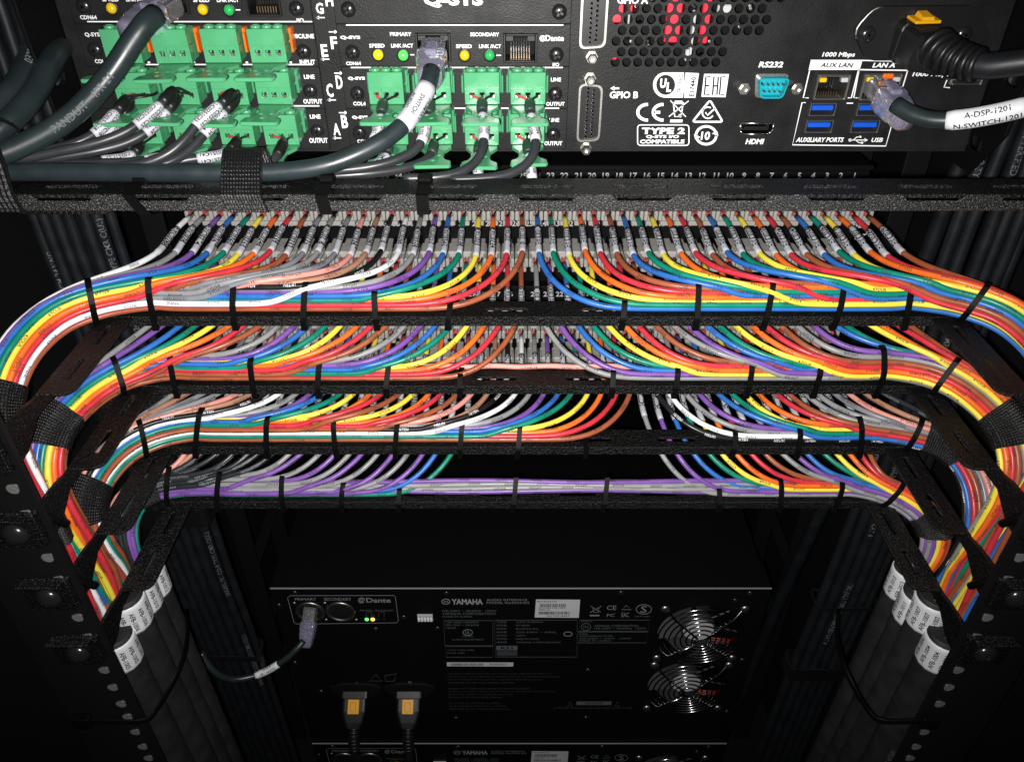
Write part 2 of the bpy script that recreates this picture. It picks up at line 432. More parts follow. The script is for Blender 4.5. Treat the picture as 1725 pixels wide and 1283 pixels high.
# ================================================================ lacing bars
def lacing_bar(zb, y0, width, lip, arm, flange_l, label, slots, ear=True, name='lacing_bar'):
    t = thing(name, label, 'lacing bar', 'lacing bars across the rack', loc=(0, y0, zb)); M_BAR = M_BARA if arm else M_BAR1
    def at(o): o.location = Vector(o.location) - Vector(t.location); return o
    X = .2275
    # flange with slots, lying flat
    hs = [slot(x - sl / 2, x + sl / 2, y, .0040) for x, y, sl in slots]
    vs, fs = outline_mesh([(-X, 0), (X, 0), (X, width), (-X, width)], hs, .0016, .0003)
    mb = MB(); mb.add([(p.x, y0 + p.y, zb - .0008 + p.z) for p in vs], fs)
    at(mb.build('flange', M_BARA, t))
    mb = MB()
    if not arm:   # deep lip, its upper edge cut away along each slot
        prof = [(-X, 0), (-X, -lip)]
        prof += [(X, -lip), (X, 0)]
        xs = sorted({s[0] for s in slots})
        for x in xs[::-1]:
            a = .0105
            prof += [(x + a + .0028, 0), (x + a, -.0026), (x - a, -.0026), (x - a - .0028, 0)]
        vs, fs = outline_mesh([(x, y) for x, y in prof], [], .0016, .0003)
    else:
        vs, fs = outline_mesh([(-X, 0), (X, 0), (X, -lip), (-X, -lip)], [], .0016, .0003)
    mb.add([(p.x, y0 - .0009 + p.z, zb + p.y) for p in vs], fs)
    at(mb.build('lip', M_BAR, t))
    for sg in (-1, 1):
        if not arm: continue
        # arm: flat flange with slots, rounded at its end, and an upright web that carries on to the ear
        L = y0 - .0022 - flange_l
        w = .0165
        out = [(0, y0 - .002), (w, y0 - .002), (w, L + .006)]
        for k in range(1, 5):
            g = math.pi / 2 * k / 4; out.append((w - .006 + .006 * math.cos(g), L + .006 - .006 * math.sin(g)))
        out += [(.0006, L)]
        ln = (y0 - L)
        hs = []
        for c in ((.30, .70) if ln < .05 else (.27, .71)):
            cy = y0 - ln * c; hl = ln * .135
            hs.append([(y, x) for x, y in slot(cy - hl, cy + hl, w * .52, .0034)])
        vs, fs = outline_mesh(out, hs, .0016, .0003)
        mb = MB(); mb.add([(sg * (X - .0006 - p.x), p.y, zb - .0009 + p.z) for p in vs], fs if sg < 0 else [f[::-1] for f in fs])
        at(mb.build('arm_flange', M_BAR, t))
        a = RAIL_Y - .0018
        poly = [(y0 - .003, -.0021), (y0 - .003, -.009), (L - .004, -.0100), (L - .018, -.0185), (a + .004, -.0195), (a, -.019), (a, -.001), (a + .003, .0006), (L - .010, -.0004), (L - .002, -.0021)]
        mb = MB(); mb.prism(poly, (sg * X - (.0009 if sg > 0 else -.0009), 0, zb), (0, 1, 0), (0, 0, 1), (sg * .0018, 0, 0))
        at(mb.build('arm_web', M_BAR, t))
        if ear:
            hs = []
            o2 = rrect(0, .0235, -.0215, .0005, .003)
            vs, fs = outline_mesh(o2, hs, .0018, .0003)
            mb = MB(); mb.add([(sg * (X + .0002 + p.x), a - .0004 + p.z, zb + p.y) for p in vs], fs if sg > 0 else [f[::-1] for f in fs])
            # small stiffening shelf along the top of the ear
            mb.box((min(sg * (X + .001), sg * (X + .0225)), a - .0065, zb - .0006), (max(sg * (X + .001), sg * (X + .0225)), a - .0014, zb + .0009), .0004)
            e = at(mb.build('ear', M_BAR, t))
            s = MB(); sx = sg * (X + .0115)
            s.lathe((sx, a - .0012, zb - .0118), (0, -1, 0), [(0, .0062), (.0009, .0062), (.0022, .0054), (.0034, .0038), (.0040, .0018), (.0040, 0)], 20)
            s.box((sx - .0021, a - .0056, zb - .0122), (sx + .0021, a - .0050, zb - .0114)); s.box((sx - .0004, a - .00565, zb - .0139), (sx + .0004, a - .00505, zb - .0097))
            sc = s.build('rack_screw', M_BLACKSCREW, e)
    return t
def slots_for(n, pitch, x0, y, sl, rows=((0, 0),)):
    return [(x0 + k * pitch + dx, y + dy, sl) for k in range(n) for dx, dy in rows]
B1_Y, B1_Z = .3010, -.1178
lacing_bar(B1_Z, B1_Y, .0180, .0063, False, .02, 'uppermost lacing bar, speckled black, running above the first row of coloured wires', slots_for(11, .0395, -.1938, .0085, .0235))
lb = {}
names = {2: 'slotted black lacing bar under the first row of wires',
         3: 'slotted black lacing bar under the second row of wires',
         4: 'slotted black lacing bar under the third row of wires',
         5: 'lowest slotted black lacing bar, under the grey and violet wires above the dark interface'}
for k in (2, 3, 4, 5):
    lb[k] = lacing_bar(BAR_Z[k], BAR_Y, .0155, .0052, True, .068, names[k].replace('right below', 'just below'), slots_for(8, .0508, -.1778 + (.006 if k % 2 else .012), .0062, .024))

# ================================================================ patch panels
PITCH = .008777
def colX(i): return -.2063 + PITCH * i       # 48 columns
ROW_Z = {'A': -.1872, 'B': -.2188, 'C': -.2722, 'D': -.2998}
CF = .4425                                    # face of the nylon connectors
def conn_mesh():
    mb = MB()
    y = CF
    mb.box((-.0026, y + .0235, -.0020), (.0026, y + .0330, .0022), .0005)       # neck at the panel
    mb.box((-.0037, y + .0215, -.0026), (.0037, y + .0240, .0030), .0006)
    mb.box((-.0040, y + .0095, -.0030), (.0040, y + .0220, .0034), .0009)       # shoulder
    mb.box((-.0032, y + .0080, -.0034), (.0032, y + .0180, .0042), .0007)       # raised latch
    mb.box((-.0041, y + .0000, -.0032), (-.0019, y + .0100, .0030), .0006)      # cheeks either side of the wire notch
    mb.box((.0019, y + .0000, -.0032), (.0041, y + .0100, .0030), .0006)
    mb.box((-.0020, y + .0012, -.0034), (.0020, y + .0100, -.0006), .0004)      # floor of the notch
    mb.box((-.0030, y - .0010, -.0060), (.0030, y + .0060, -.0030), .0006)      # lower lip
    return mb.mesh('connector', M_NYLON)
CONN = conn_mesh()
CM = {}
def column_number(n, x, z, mb, size=.0038):
    vs, fs, bb = text_mesh(str(n), .02)
    k = size / .72; mx = (bb[0] + bb[1]) / 2
    mb.add([(x + (a - mx) * k, .4748, z + (b - .36) * k) for a, b in vs], fs)
for pn, (za, zb2, lab) in enumerate(((-.1872, -.2188, 'upper patch panel full of translucent connectors, behind the first coloured wires'), (-.2722, -.2998, 'lower patch panel, its connectors mostly hidden behind the second row of wires'))):
    t = thing('patch_panel', lab, 'patch panel', 'patch panels', loc=(0, .48, za))
    def at(o): o.location = Vector(o.location) - Vector(t.location); return o
    top = za + .0205
    mb = MB()
    mb.box((-.2165, .4750, za - .062 + .0005), (.2165, .56, top), .0006)
    at(mb.build('body', M_CHASSIS, t))
    mb = MB(); mb.box((-.2165, .4712, top - .0025), (.2165, .4747, top + .0010), .0007)
    at(mb.build('top_ledge', M_CHASSIS, t))
    for zr in (za, zb2):
        mb = MB()
        for i in range(49):
            x = colX(i) - PITCH / 2
            mb.box((x - .0004, CF + .016, zr - .0042), (x + .0004, .4747, zr + .0040))
        at(mb.build('divider', M_CHASSIS, t))
    ink = MB()
    for i in range(48):
        n = 48 - i
        for zz in (za + .0138, za - .0186):
            column_number(n, colX(i) + .0008 + (.0045 if zz < za else 0), zz, ink)
    if pn == 0:
        p = atY(1437, 378, .4748); vs, fs, bb = text_mesh('SL', .03); ink.add([(p.x + a * .0075, .4747, p.z + (b - .3) * .0075) for a, b in vs], fs)
        vs, fs, bb = text_mesh('DT', .03); p = atY(1440, 399, .4748); ink.add([(p.x + a * .0055, .4747, p.z + (b - .3) * .0055) for a, b in vs], fs)
    at(ink.build('lettering', M_STRIPINK, t))
    for zr in (za, zb2):
        for i in range(48):
            o = put('connector', CONN, t); o.location = Vector((colX(i), 0, zr)) - Vector(t.location)
# ================================================================ the combed bundles of coloured wires
WR = .00158                       # wire radius
PP = .00262                       # pitch of neighbouring wires across a bundle's face
VIEW = {2: R(30.2), 3: R(35.2), 4: R(39.8), 5: R(43.8)}
LANE_Y = .3560
class Bundle:
    def __init__(s, bar, sg, tail):
        s.bar, s.sg = bar, sg
        zb = BAR_Z[bar]
        P = [Vector((sg * x, LANE_Y, zb + .0050)) for x in (-.02, .06, .13, .185)]
        P += [Vector((sg * abs(x), y - (.0062 * max(0, min(1, (y - .33) / .025))), zb + dz)) for x, y, dz in tail]
        s.P = catmull(P, .003)
        a = R(27) + (VIEW[bar] - R(30)) * .6
        s.T, s.W, s.U = None, None, None
        w0 = Vector((0, math.sin(a), math.cos(a)))
        s.T, s.W, V = frames(s.P, w0)
        s.N = [(-v if (-v).dot(Vector((0, -1, .3))) > 0 else v) for v in V[:1]] 
        sgn = 1 if V[0].dot(Vector((0, -1, .4))) > 0 else -1
        s.N = [v * sgn for v in V]
        s.S = arclen(s.P); s.off0 = .02
        s.wires = []
    def at(s, u):
        """frame at signed distance u from the rack's middle"""
        p, i, t = at_len(s.P, s.S, u + s.off0)
        return p, s.T[i].lerp(s.T[i + 1], t), s.W[i].lerp(s.W[i + 1], t), s.N[i].lerp(s.N[i + 1], t)
    @property
    def end(s): return s.S[-1] - s.off0
    def slot_off(s, n, p, u, k):
        """offset of a wire's slot (layer n towards the eye, place p up the face) at u"""
        w = (p - 1.0) * PP; d = n * .0025 + (k % 2) * .0012
        tight = max(0, (u - (s.end - .03)) / .03); tight = min(1, tight)
        w2 = w; d2 = d
        if u > .27:      # the wires wander a little on their way down
            g = min(1, (u - .27) / .08)
            w2 += .0011 * g * math.sin(u * 42 + k * 2.1); d2 += .0009 * g * math.sin(u * 35 + k * 1.3)
        mid = 2.5 * PP
        w2 = mid + (w2 - mid) * (1 - .45 * tight); d2 = .004 + (d2 - .004) * (1 - .3 * tight)
        return w2, d2
    def point(s, n, p, u, k):
        P, T, W, N = s.at(u); w, d = s.slot_off(n, p, u, k)
        return P + W * w + N * d
TAIL = {
 2: [(.200, .3615, .0060), (.222, .3530, .0060), (.2385, .335, .0035), (.2475, .314, -.004), (.2510, .2975, -.018), (.2500, .2895, -.038), (.2465, .2855, -.065), (.2450, .285, -.11), (.2445, .285, -.150), (.2450, .285, -.178)],
 3: [(.200, .3615, .0060), (.220, .3530, .0060), (.2335, .335, .0035), (.2430, .315, -.003), (.2455, .3015, -.014), (.2440, .295, -.030), (.2415, .2945, -.055), (.2405, .298, -.09), (.2405, .300, -.117)],
 4: [(.200, .3615, .0060), (.218, .3540, .0060), (.2310, .338, .0040), (.2385, .319, -.002), (.2400, .3065, -.014), (.2388, .304, -.032), (.2395, .311, -.058), (.240, .315, -.076)],
 5: [(.205, .3625, .0055), (.226, .3600, .0050), (.2405, .354, .001), (.2460, .3425, -.009), (.2440, .334, -.022), (.2405, .331, -.036)],
}
TAIL_R = dict(TAIL)
TAIL_R[4] = [(.200, .3615, .0060), (.222, .3560, .0060), (.2395, .3440, .0040), (.2490, .3285, -.006), (.2505, .315, -.020), (.2480, .307, -.040), (.243, .307, -.062), (.2375, .309, -.080)]
TAIL_R[5] = [(.205, .3620, .0050), (.224, .3560, .0030), (.2380, .3460, -.003), (.2450, .3370, -.012), (.2440, .332, -.024), (.2405, .331, -.038)]
BUN = {(b, sg): Bundle(b, sg, (TAIL if sg < 0 else TAIL_R)[b]) for b in (2, 3, 4, 5) for sg in (-1, 1)}

PRINT = {'brown': '1/ONE', 'red': '2/TWO', 'orange': '3/THREE', 'yellow': '4/FOUR', 'green': '5/FIVE', 'blue': '6/SIX', 'violet': '7/SEVEN', 'grey': '8/EIGHT', 'white': '9/NINE',
         'black': '10/TEN', 'tan': '11/ELEVEN', 'pink': '12/TWELVE', 'slate': '13/THIRTEEN', 'charcoal': '14/FOURTEEN'}
br, rd, og, ye, gn, bl, vi, gy, wh, bk, ta, pk, sl, ch = 'brown red orange yellow green blue violet grey white black tan pink slate charcoal'.split()
# colour, layer, place on the bundle's face; listed from the rack's middle outwards
ROWS = {
 ('A', -1): [(br, 0, 0), (rd, 0, 1), (og, 0, 2), (ye, 0, 3), (gn, .9, 2.2), (bl, .9, 3.2), (vi, .9, 4.1), (gy, .5, 4.8), (wh, 1.8, 1.2), (bk, 1.0, 5.0), (ta, 1.0, 5.5), (pk, 1.2, 5.0),
             (sl, 1.8, 2.3), (gy, 1.8, 3.3), (sl, 1.6, 4.2), (br, 1.5, 2.8), (rd, 2.8, 2.1), (og, 2.8, 3.1), (ye, 2.8, 4.1), (gn, 2.8, 5.1), (bl, 2.6, 6.0), (vi, 2.0, 6.2), (gy, 1.5, 6.4), (wh, 1.0, 6.5)],
 ('A', 1): [(bl, 0, 0), (gn, 0, 1), (ye, 0, 2), (og, 0, 3), (rd, 0, 4), (br, 0, 5), (bl, 1, 3.2), (gn, 1, 4.1), (ye, 1.7, 1.1), (og, 1, 5), (rd, 1, 2.1), (br, 1, 5.5),
            (bl, 2, 2.2), (gn, 2, 3.1), (ye, 2, 4.0), (og, 1.5, 5), (rd, 2.9, 1.3), (br, 2.8, 2.3), (bl, 3, 3.3), (gn, 3, 4.2), (ye, 3, 5.2), (og, 2.6, 6.0), (rd, 2.1, 6.3), (br, 1.5, 6.2)],
 ('B', -1): [(br, 0, 0), (rd, 0, 1), (og, 0, 2), (ye, 0, 3), (gn, .9, 1.3), (bl, .9, 2.3), (vi, .9, 3.3), (gy, .6, 4.2), (br, 1.6, 1.0), (rd, 1.5, 2.0), (og, 1.5, 3.0), (ye, 1.5, 4.0), (gn, 2.1, 2.4), (bl, 2.1, 3.3), (vi, 2.0, 4.2), (gy, 1.6, 5.0),
             (br, 2.0, .7), (rd, 2.9, 1.3), (og, 2.9, 2.3), (ye, 2.9, 3.3), (gn, 2.9, 4.3), (bl, 2.8, 5.3), (vi, 2.4, 6.1), (gy, 1.8, 6.3)],
 ('B', 1): [(gy, 0, 0), (vi, 0, 1), (bl, 0, 2), (gn, 0, 3), (ye, 1.2, 1.1), (og, 1.2, 2.1), (rd, 1.2, 3.1), (br, 1, 4), (gy, 1.9, .3), (vi, 1.9, 1.3), (bl, 1.9, 2.3), (gn, 1.9, 3.2), (ye, 2.8, .6), (og, 2.8, 1.6), (rd, 2.8, 2.6), (br, 2.8, 3.6),
            (gy, 2.8, 4.6), (vi, 2.5, 5.4), (bl, 2.2, 5.9), (gn, 2.0, 5.6), (ye, 3.2, 5.0), (og, 2.8, 5.9), (rd, 2.3, 6.4), (br, 1.8, 6.5)],
 ('C', -1): [(br, 0, 0), (rd, 0, 1), (og, 0, 2), (ye, 0, 3), (gn, .9, 1), (bl, .6, 2.4), (vi, .6, 3.2), (gy, .5, 3.9), (wh, 1.3, 2.0), (bk, 1.1, 2.9), (ta, .9, 3.6), (pk, .8, 4.2), (br, 1.9, 2.9), (rd, 1.5, 3.5), (og, 1.3, 4.2), (ye, 1.1, 4.8),
             (br, 2.2, 2.5), (rd, 1.8, 3.5), (og, 1.7, 4.3), (ye, 1.6, 5), (gn, 2.7, 3.6), (bl, 2.2, 4.3), (vi, 2.0, 4.9), (gy, 1.8, 5.4), (wh, 2.8, 4.7), (bk, 2.6, 5.5), (ta, 2.2, 6.0), (pk, 1.9, 6.2), (gy, 1.5, 6.4), (sl, 1.1, 6.5), (ta, 1.1, 6.1), (gy, .7, 6.3)],
 ('C', 1): [(bk, 0, 0), (wh, 0, 1), (gy, 0, 2), (vi, 0, 3), (bl, 1.3, .6), (gn, 1.1, 1.7), (ye, .9, 2.7), (og, .9, 3.7), (rd, 2.0, 1.6), (br, 2.0, 2.6), (gy, 1.7, 3.5), (gy, 1.4, 4.3), (sl, 2.2, 3.7), (pk, 2.2, 4.6), (ta, 2.0, 5.5), (ch, 1.4, 5.8)],
 ('D', -1): [(gn, 0, 0), (bl, 0, 1), (vi, .9, .6), (gy, .8, 1.6), (vi, 1.3, 1.0), (gy, .8, 2.6), (vi, 1.6, .5), (gy, 1.2, 3), (vi, .9, 3.6), (gy, 1.0, 4.2), (vi, 1.7, 1.4), (gy, 1.0, 5), (ch, 2.1, 2.2), (ch, 2, 3.1), (ch, 2.2, 3.9), (ch, 2, 4.7), (ch, 1.7, 5.2), (ch, 1.5, 5.6), (ta, 1.3, 6.0), (pk, 1.6, 6.1)],
 ('D', 1): [(gy, 0, 0), (vi, 0, 1), (bl, 0, 2), (gn, 0, 3), (ye, 1, 1.6), (og, 1, 2.6), (rd, 1, 3.5), (br, .8, 4.2), (gy, 1.9, 1), (vi, 1.8, 2), (bl, 1.7, 2.9), (gn, 1.4, 3.7), (ye, 2.5, 2.9), (og, 2.5, 3.9), (rd, 2.3, 4.8), (br, 1.8, 5.4)],
}
BAR_OF = {'A': 2, 'B': 3, 'C': 4, 'D': 5}
NCOL = {('A', -1): 23, ('A', 1): 24, ('B', -1): 23, ('B', 1): 24, ('C', -1): 31, ('C', 1): 32, ('D', -1): 19, ('D', 1): 32}   # column of the innermost wire
ROWNAME = {'A': 'top row', 'B': 'second row', 'C': 'third row', 'D': 'lowest row'}
SIDE = {-1: 'green-plug side', 1: 'power-plug side'}
LABELNO = {'A': 'EMC02', 'B': 'EMC03', 'C': 'ECT19', 'D': 'ECT20'}
CORE = {}
rng = random.Random(11)
def bez(p0, p1, p2, p3, n):
    out = []
    for k in range(n + 1):
        t = k / n; a = 1 - t
        out.append(p0 * a ** 3 + p1 * 3 * a * a * t + p2 * 3 * a * t * t + p3 * t ** 3)
    return out
def view_n(p): return CAM - p
def make_wire(row, sg, k, colour, n, p, ci):
    B = BUN[(BAR_OF[row], sg)]
    x0 = colX(ci); zr = ROW_Z[row]; u0 = abs(x0)
    jx = rng.uniform(-.0006, .0006)
    start = Vector((x0 + jx, CF - .001, zr + .0005))
    # wires already on the bar that this one has to come over, and how far it slides down their face
    over = [(w_[1], w_[0]) for w_ in B.wires if w_[1] > p + .3 and w_[0] < n + .2]
    top = max([w_[0] for w_ in over], default=p)
    slide = (.010 + (top - p) * PP * 2.6) if over else 0.0
    reach = rng.uniform(.036, .042) if over else rng.uniform(.044, .050)
    if u0 > .12: reach -= (u0 - .12) / .09 * .010
    ub = u0 if (x0 * sg) > 0 else -u0
    uq = min(ub + reach, B.end - .062); uj = min(uq + slide, B.end - .045); reach = max(.022, uq - ub)
    L = B.point(n, p, uj, k); P, T, W, N = B.at(uj)
    fan = .0035 * (max(0, u0 - .02) / .19) ** 1.4
    drop = rng.uniform(-.001, .001)
    P1 = Vector((x0 + jx + sg * fan, CF - .040, zr - .0030 + drop))
    pts = [start.lerp(P1, t / 5) + Vector((0, 0, .0014 * math.sin(math.pi * t / 5))) for t in range(5)]
    d1 = norm(P1 - start)
    if over:
        dmax = max(max(w_[1] for w_ in over) * .0025 + .0028, B.slot_off(n, p, uq, k)[1])
        Pq, Tq, Wq, Nq = B.at(uq); Q = Pq + Wq * ((top - 1.0 + .55) * PP) + Nq * dmax
        dq = norm(norm(Tq) * 1.0 + norm(L - Q) * .9)
        pts += bez(P1, P1 + d1 * .024, Q - norm(dq + d1 * .15) * (reach * .58), Q, 14)[:-1]
        ln = (L - Q).length
        pts += bez(Q, Q + dq * (ln * .38) + Nq * .0008, L - norm(T) * (ln * .40), L, 9)
    else:
        pts += bez(P1, P1 + d1 * .026, L - norm(T) * (reach * .66) + N * .0012 + W * .001, L, 16)
    u = uj; pts2 = []
    while u < B.end - .003:
        u += .0075 if u < .175 else .0042
        pts2.append(B.point(n, p, min(u, B.end), k))
    wires_pts = pts + pts2
    # joining point smoothed
    j = len(pts) - 1
    for _ in range(2):
        for i in range(max(1, j - 14), min(j + 4, len(wires_pts) - 1)):
            wires_pts[i] = (wires_pts[i - 1] + wires_pts[i] * 2 + wires_pts[i + 1]) / 4
    B.wires.append((n, p, uj, k))
    return wires_pts
def wire_object(row, sg, k, colour, pts, ordinal, total, sleeve=True):
    side = SIDE[sg]
    if total == 1: lab = f'only {colour} wire on the {side} of the {ROWNAME[row]}'
    elif ordinal == total - 1: lab = f'outermost {colour} wire on the {side} of the {ROWNAME[row]} of wires'
    else: lab = f'{ORD[ordinal]} {colour} wire out from the middle, {side}, {ROWNAME[row]}'
    o = None
    mb = MB(); Tf = frames(pts)
    mb.tube(pts, WR, 10, fr=Tf)
    o = mb.build('signal_wire', M_WIRE[colour], None)
    tag(o, lab, 'wire', 'coloured wires combed onto the lacing bars')
    S = arclen(pts)
    # bare red and black conductors into the connector
    if sleeve:
        for dx, m, nm in ((-.0008, M_REDCOND, 'red_conductor'), (.0009, M_BLACKCOND if rng.random() < .6 else M_REDCOND, 'black_conductor')):
            c = MB(); s0 = pts[0]
            c.tube([s0 + Vector((dx * .5, -.0006, .0002)), s0 + Vector((dx, .0022, .0012)), s0 + Vector((dx * 1.2, .0050, .0008)), s0 + Vector((dx, .0085, -.0002))], .00062, 6)
            c.build('conductor', m, o)
        a = rng.uniform(.0150, .0185)
        if row == 'B': a = rng.uniform(.026, .030)
        if row in 'CD': a = rng.uniform(.019, .024)
        b = a + .0275
        sp = [at_len(pts, S, a + (b - a) * q_ / 8)[0] for q_ in range(9)]
        mb = MB(); mb.tube(sp, [WR + .00010] + [WR + .00028] * 7 + [WR + .00010], 10)
        sl = mb.build('label_sleeve', M_SLEEVE, o)
        ink = MB(); num = LABELNO[row] + str(10 + (k * 7 + (3 if sg > 0 else 0)) % 83)
        print_on_tube(ink, num, pts, S, view_n, a + .0014, rng.uniform(-.2, .3), WR + .00028, .0050, flip=(sg > 0), bold=.03)
        print_on_tube(ink, num, pts, S, view_n, a + .0024, 2.1, WR + .00028, .0030, flip=(sg > 0), bold=.03)
        ink.build('lettering', M_INK, sl)
    # printing along the jacket: the number upright, then upside down
    ink = MB(); s = (.052 if sleeve else .01) + rng.uniform(0, .02); fl = rng.random() < .5; drift = rng.uniform(-.5, .7)
    while s < S[-1] - .03:
        ln = print_on_tube(ink, PRINT[colour], pts, S, view_n, s, drift, WR, .0021, flip=fl, bold=.012)
        s += ln + rng.uniform(.012, .017); fl = not fl; drift = max(-.8, min(.9, drift + rng.uniform(-.45, .45)))
    if ink.v: ink.build('lettering', M_GREYINK if colour == 'charcoal' else M_WHITE if colour == 'black' else M_INK, o)
    return o
for (row, sg), items in ROWS.items():
    tot = {}
    for c, n, p in items: tot[c] = tot.get(c, 0) + 1
    seen = {}
    for k, (c, n, p) in enumerate(items):
        ci = NCOL[(row, sg)] + sg * k
        p *= .70 + .30 * min(1, k / (.72 * len(items)))          # the stack grows towards the bar's ends
        pts = make_wire(row, sg, k, c, n, p, ci)
        wire_object(row, sg, k, c, pts, seen.get(c, 0), tot[c])
        seen[c] = seen.get(c, 0) + 1
# wires that cross the middle of the lowest bar from one side to the other
for k, (c, w, d) in enumerate(((vi, .8, -.0006), (gy, 1.5, .0002), (gy, 2.3, .0004), (vi, 3.1, .0002), (vi, 1.9, -.0022), (gy, 2.7, -.0024))):
    a = BUN[(5, -1)]; b = BUN[(5, 1)]
    pts = []
    for i in range(72):
        x = -.2285 + .437 * i / 71
        P, T, W, N = (a if x < 0 else b).at(abs(x) if abs(x) < .185 else .185)
        y = P + W * ((w - 1) * PP + .0006 * math.sin(x * 40 + k)) + N * (d + .0004 * math.sin(x * 55 + 2 * k))
        pts.append(Vector((x, y.y, y.z)))
    nm = {0: 'lower violet', 1: 'lower grey', 2: 'upper grey', 3: 'uppermost violet', 4: 'rear violet', 5: 'rear grey'}[k]
    o = wire_object('D', 1, k, c, pts, 0, 2, sleeve=False)
    o['label'] = f'{nm} wire running straight across the middle of the lowest lacing bar'
for key in BUN: CORE[key] = BUN[key]
# two pink-grey wires crossing the middle of the second bar, almost hidden
pts = [Vector((-.06 + .12 * i / 24, .3680, BAR_Z[3] + .0016 + .0004 * math.sin(i))) for i in range(25)]
o = wire_object('B', 1, 0, pk, pts, 0, 2, sleeve=False); o['label'] = 'pale pink wire lying straight across the gap in the middle of the second row'

# ================================================================ cable ties round the bundles
def section(B, u, r, extra=None):
    """outline of the wires present at u, in the (W, N) plane, grown by r"""
    Q = []
    for n, p, uj, k in B.wires:
        if uj - .018 < u:
            w, d = B.slot_off(n, p, u, k)
            Q += [(w + r * math.cos(g), d + r * math.sin(g)) for g in [2 * math.pi * i / 10 for i in range(10)]]
    if extra: Q += extra
    return hull2(Q)
TIE_N = {}
def tie(bar, px, lab, tilt=0, only=None):
    zb = BAR_Z[bar]
    y = {2: 505, 3: 620, 4: 727, 5: 820}[bar]
    x = atY(px, y, .36).x; sg = -1 if x < 0 else 1
    B = BUN[(bar, sg)]; u = abs(x)
    if u > .19: u = .19 + (u - .19) * 1.02
    P, T, W, N = B.at(u)
    ex = []
    for yy, zz in ((BAR_Y - .0032, zb - .0062), (BAR_Y - .0032, zb + .0004), (BAR_Y + .014, zb - .0030), (BAR_Y + .016, zb + .001)):
        d = Vector((P.x, yy, zz)) - P
        ex.append((d.dot(W), d.dot(N)))
    if bar == 5 and abs(x) < .13 and not any(uj - .018 < u for _, _, uj, _ in B.wires):
        ex += [(w, .0036) for w in (0, .004, .0075)] + [(.0085, -.001)]
    H = section(B, u, WR + .0004, ex)
    H = resample(H, 44)
    mb = MB(); vs = []; fs = []
    hw = .00150; th = .0011
    cx = sum(h[0] for h in H) / 44; cy = sum(h[1] for h in H) / 44
    for w, d in H:
        l = math.hypot(w - cx, d - cy) + 1e-9; ow, od = (w - cx) / l * th, (d - cy) / l * th
        sh = tilt * (w - cx)
        for a, b in ((-hw, 0), (-hw, 1), (hw, 1), (hw, 0)):
            vs.append(P + norm(T) * (a + sh) * (1 if sg > 0 else -1) * 1.0 + W * (w + ow * b) + N * (d + od * b))
    m = len(H)
    for i in range(m):
        j = (i + 1) % m
        for q in range(4):
            fs.append((i * 4 + q, i * 4 + (q + 1) % 4, j * 4 + (q + 1) % 4, j * 4 + q))
    mb.add(vs, fs, 0, False)
    o = mb.build('cable_tie', M_TIE, None)
    tag(o, lab, 'cable tie', 'black cable ties round the wire bundles')
    # ratchet head under the bar's lip
    hb = min(range(m), key=lambda i: H[i][1] + .15 * H[i][0])
    w, d = H[hb]; c = P + W * (w - .0006) + N * (d + .0002) + norm(T) * (tilt * (w - cx)) * (1 if sg > 0 else -1)
    hm = MB(); M3 = Matrix.Translation(c) @ Matrix((norm(T), norm(W), norm(N))).transposed().to_4x4()
    hm.box((-.0024, -.0022, -.0022), (.0024, .0010, .0022), .0005, M=M3); hm.build('ratchet_head', M_TIE, o)
TIES = {2: (178, 266, 403, 519, 636, 758, 1048, 1170, 1287, 1404, 1518, 1612), 3: (218, 299, 433, 542, 655, 776, 1030, 1136, 1257, 1368, 1471, 1570),
        4: (258, 342, 458, 569, 671, 778, 874, 986, 1232, 1338, 1439, 1520), 5: (296, 377, 482, 581, 675, 867, 1018, 1207, 1308, 1404, 1488)}
BARNAME = {2: 'first row of wires', 3: 'second row of wires', 4: 'third row of wires', 5: 'lowest bar'}
for b, xs in TIES.items():
    L = [x for x in xs if x < (890 if b != 5 else 700)]; Rr = [x for x in xs if x > (890 if b != 4 else 1100) and not (b == 5 and x < 1100)]
    M_ = [x for x in xs if x not in L and x not in Rr]
    if b == 4: L = [x for x in xs if x < 1000]; M_ = []
    for grp, side in ((L[::-1], -1), (Rr, 1), (M_, 0)):
        for i, px in enumerate(grp):
            if side == 0: lab = f'cable tie on the bare middle of the lowest bar, {"green" if i == 0 else "power"}-plug side'
            elif i == len(grp) - 1: lab = f'outermost cable tie of the {BARNAME[b]}, {SIDE[side]}'
            else: lab = f'{ORD[i]} cable tie out from the middle, {SIDE[side]}, {BARNAME[b]}'
            tie(b, px, lab, tilt=rng.uniform(-.1, .1) + (.22 if i == len(grp) - 1 and side else .05))

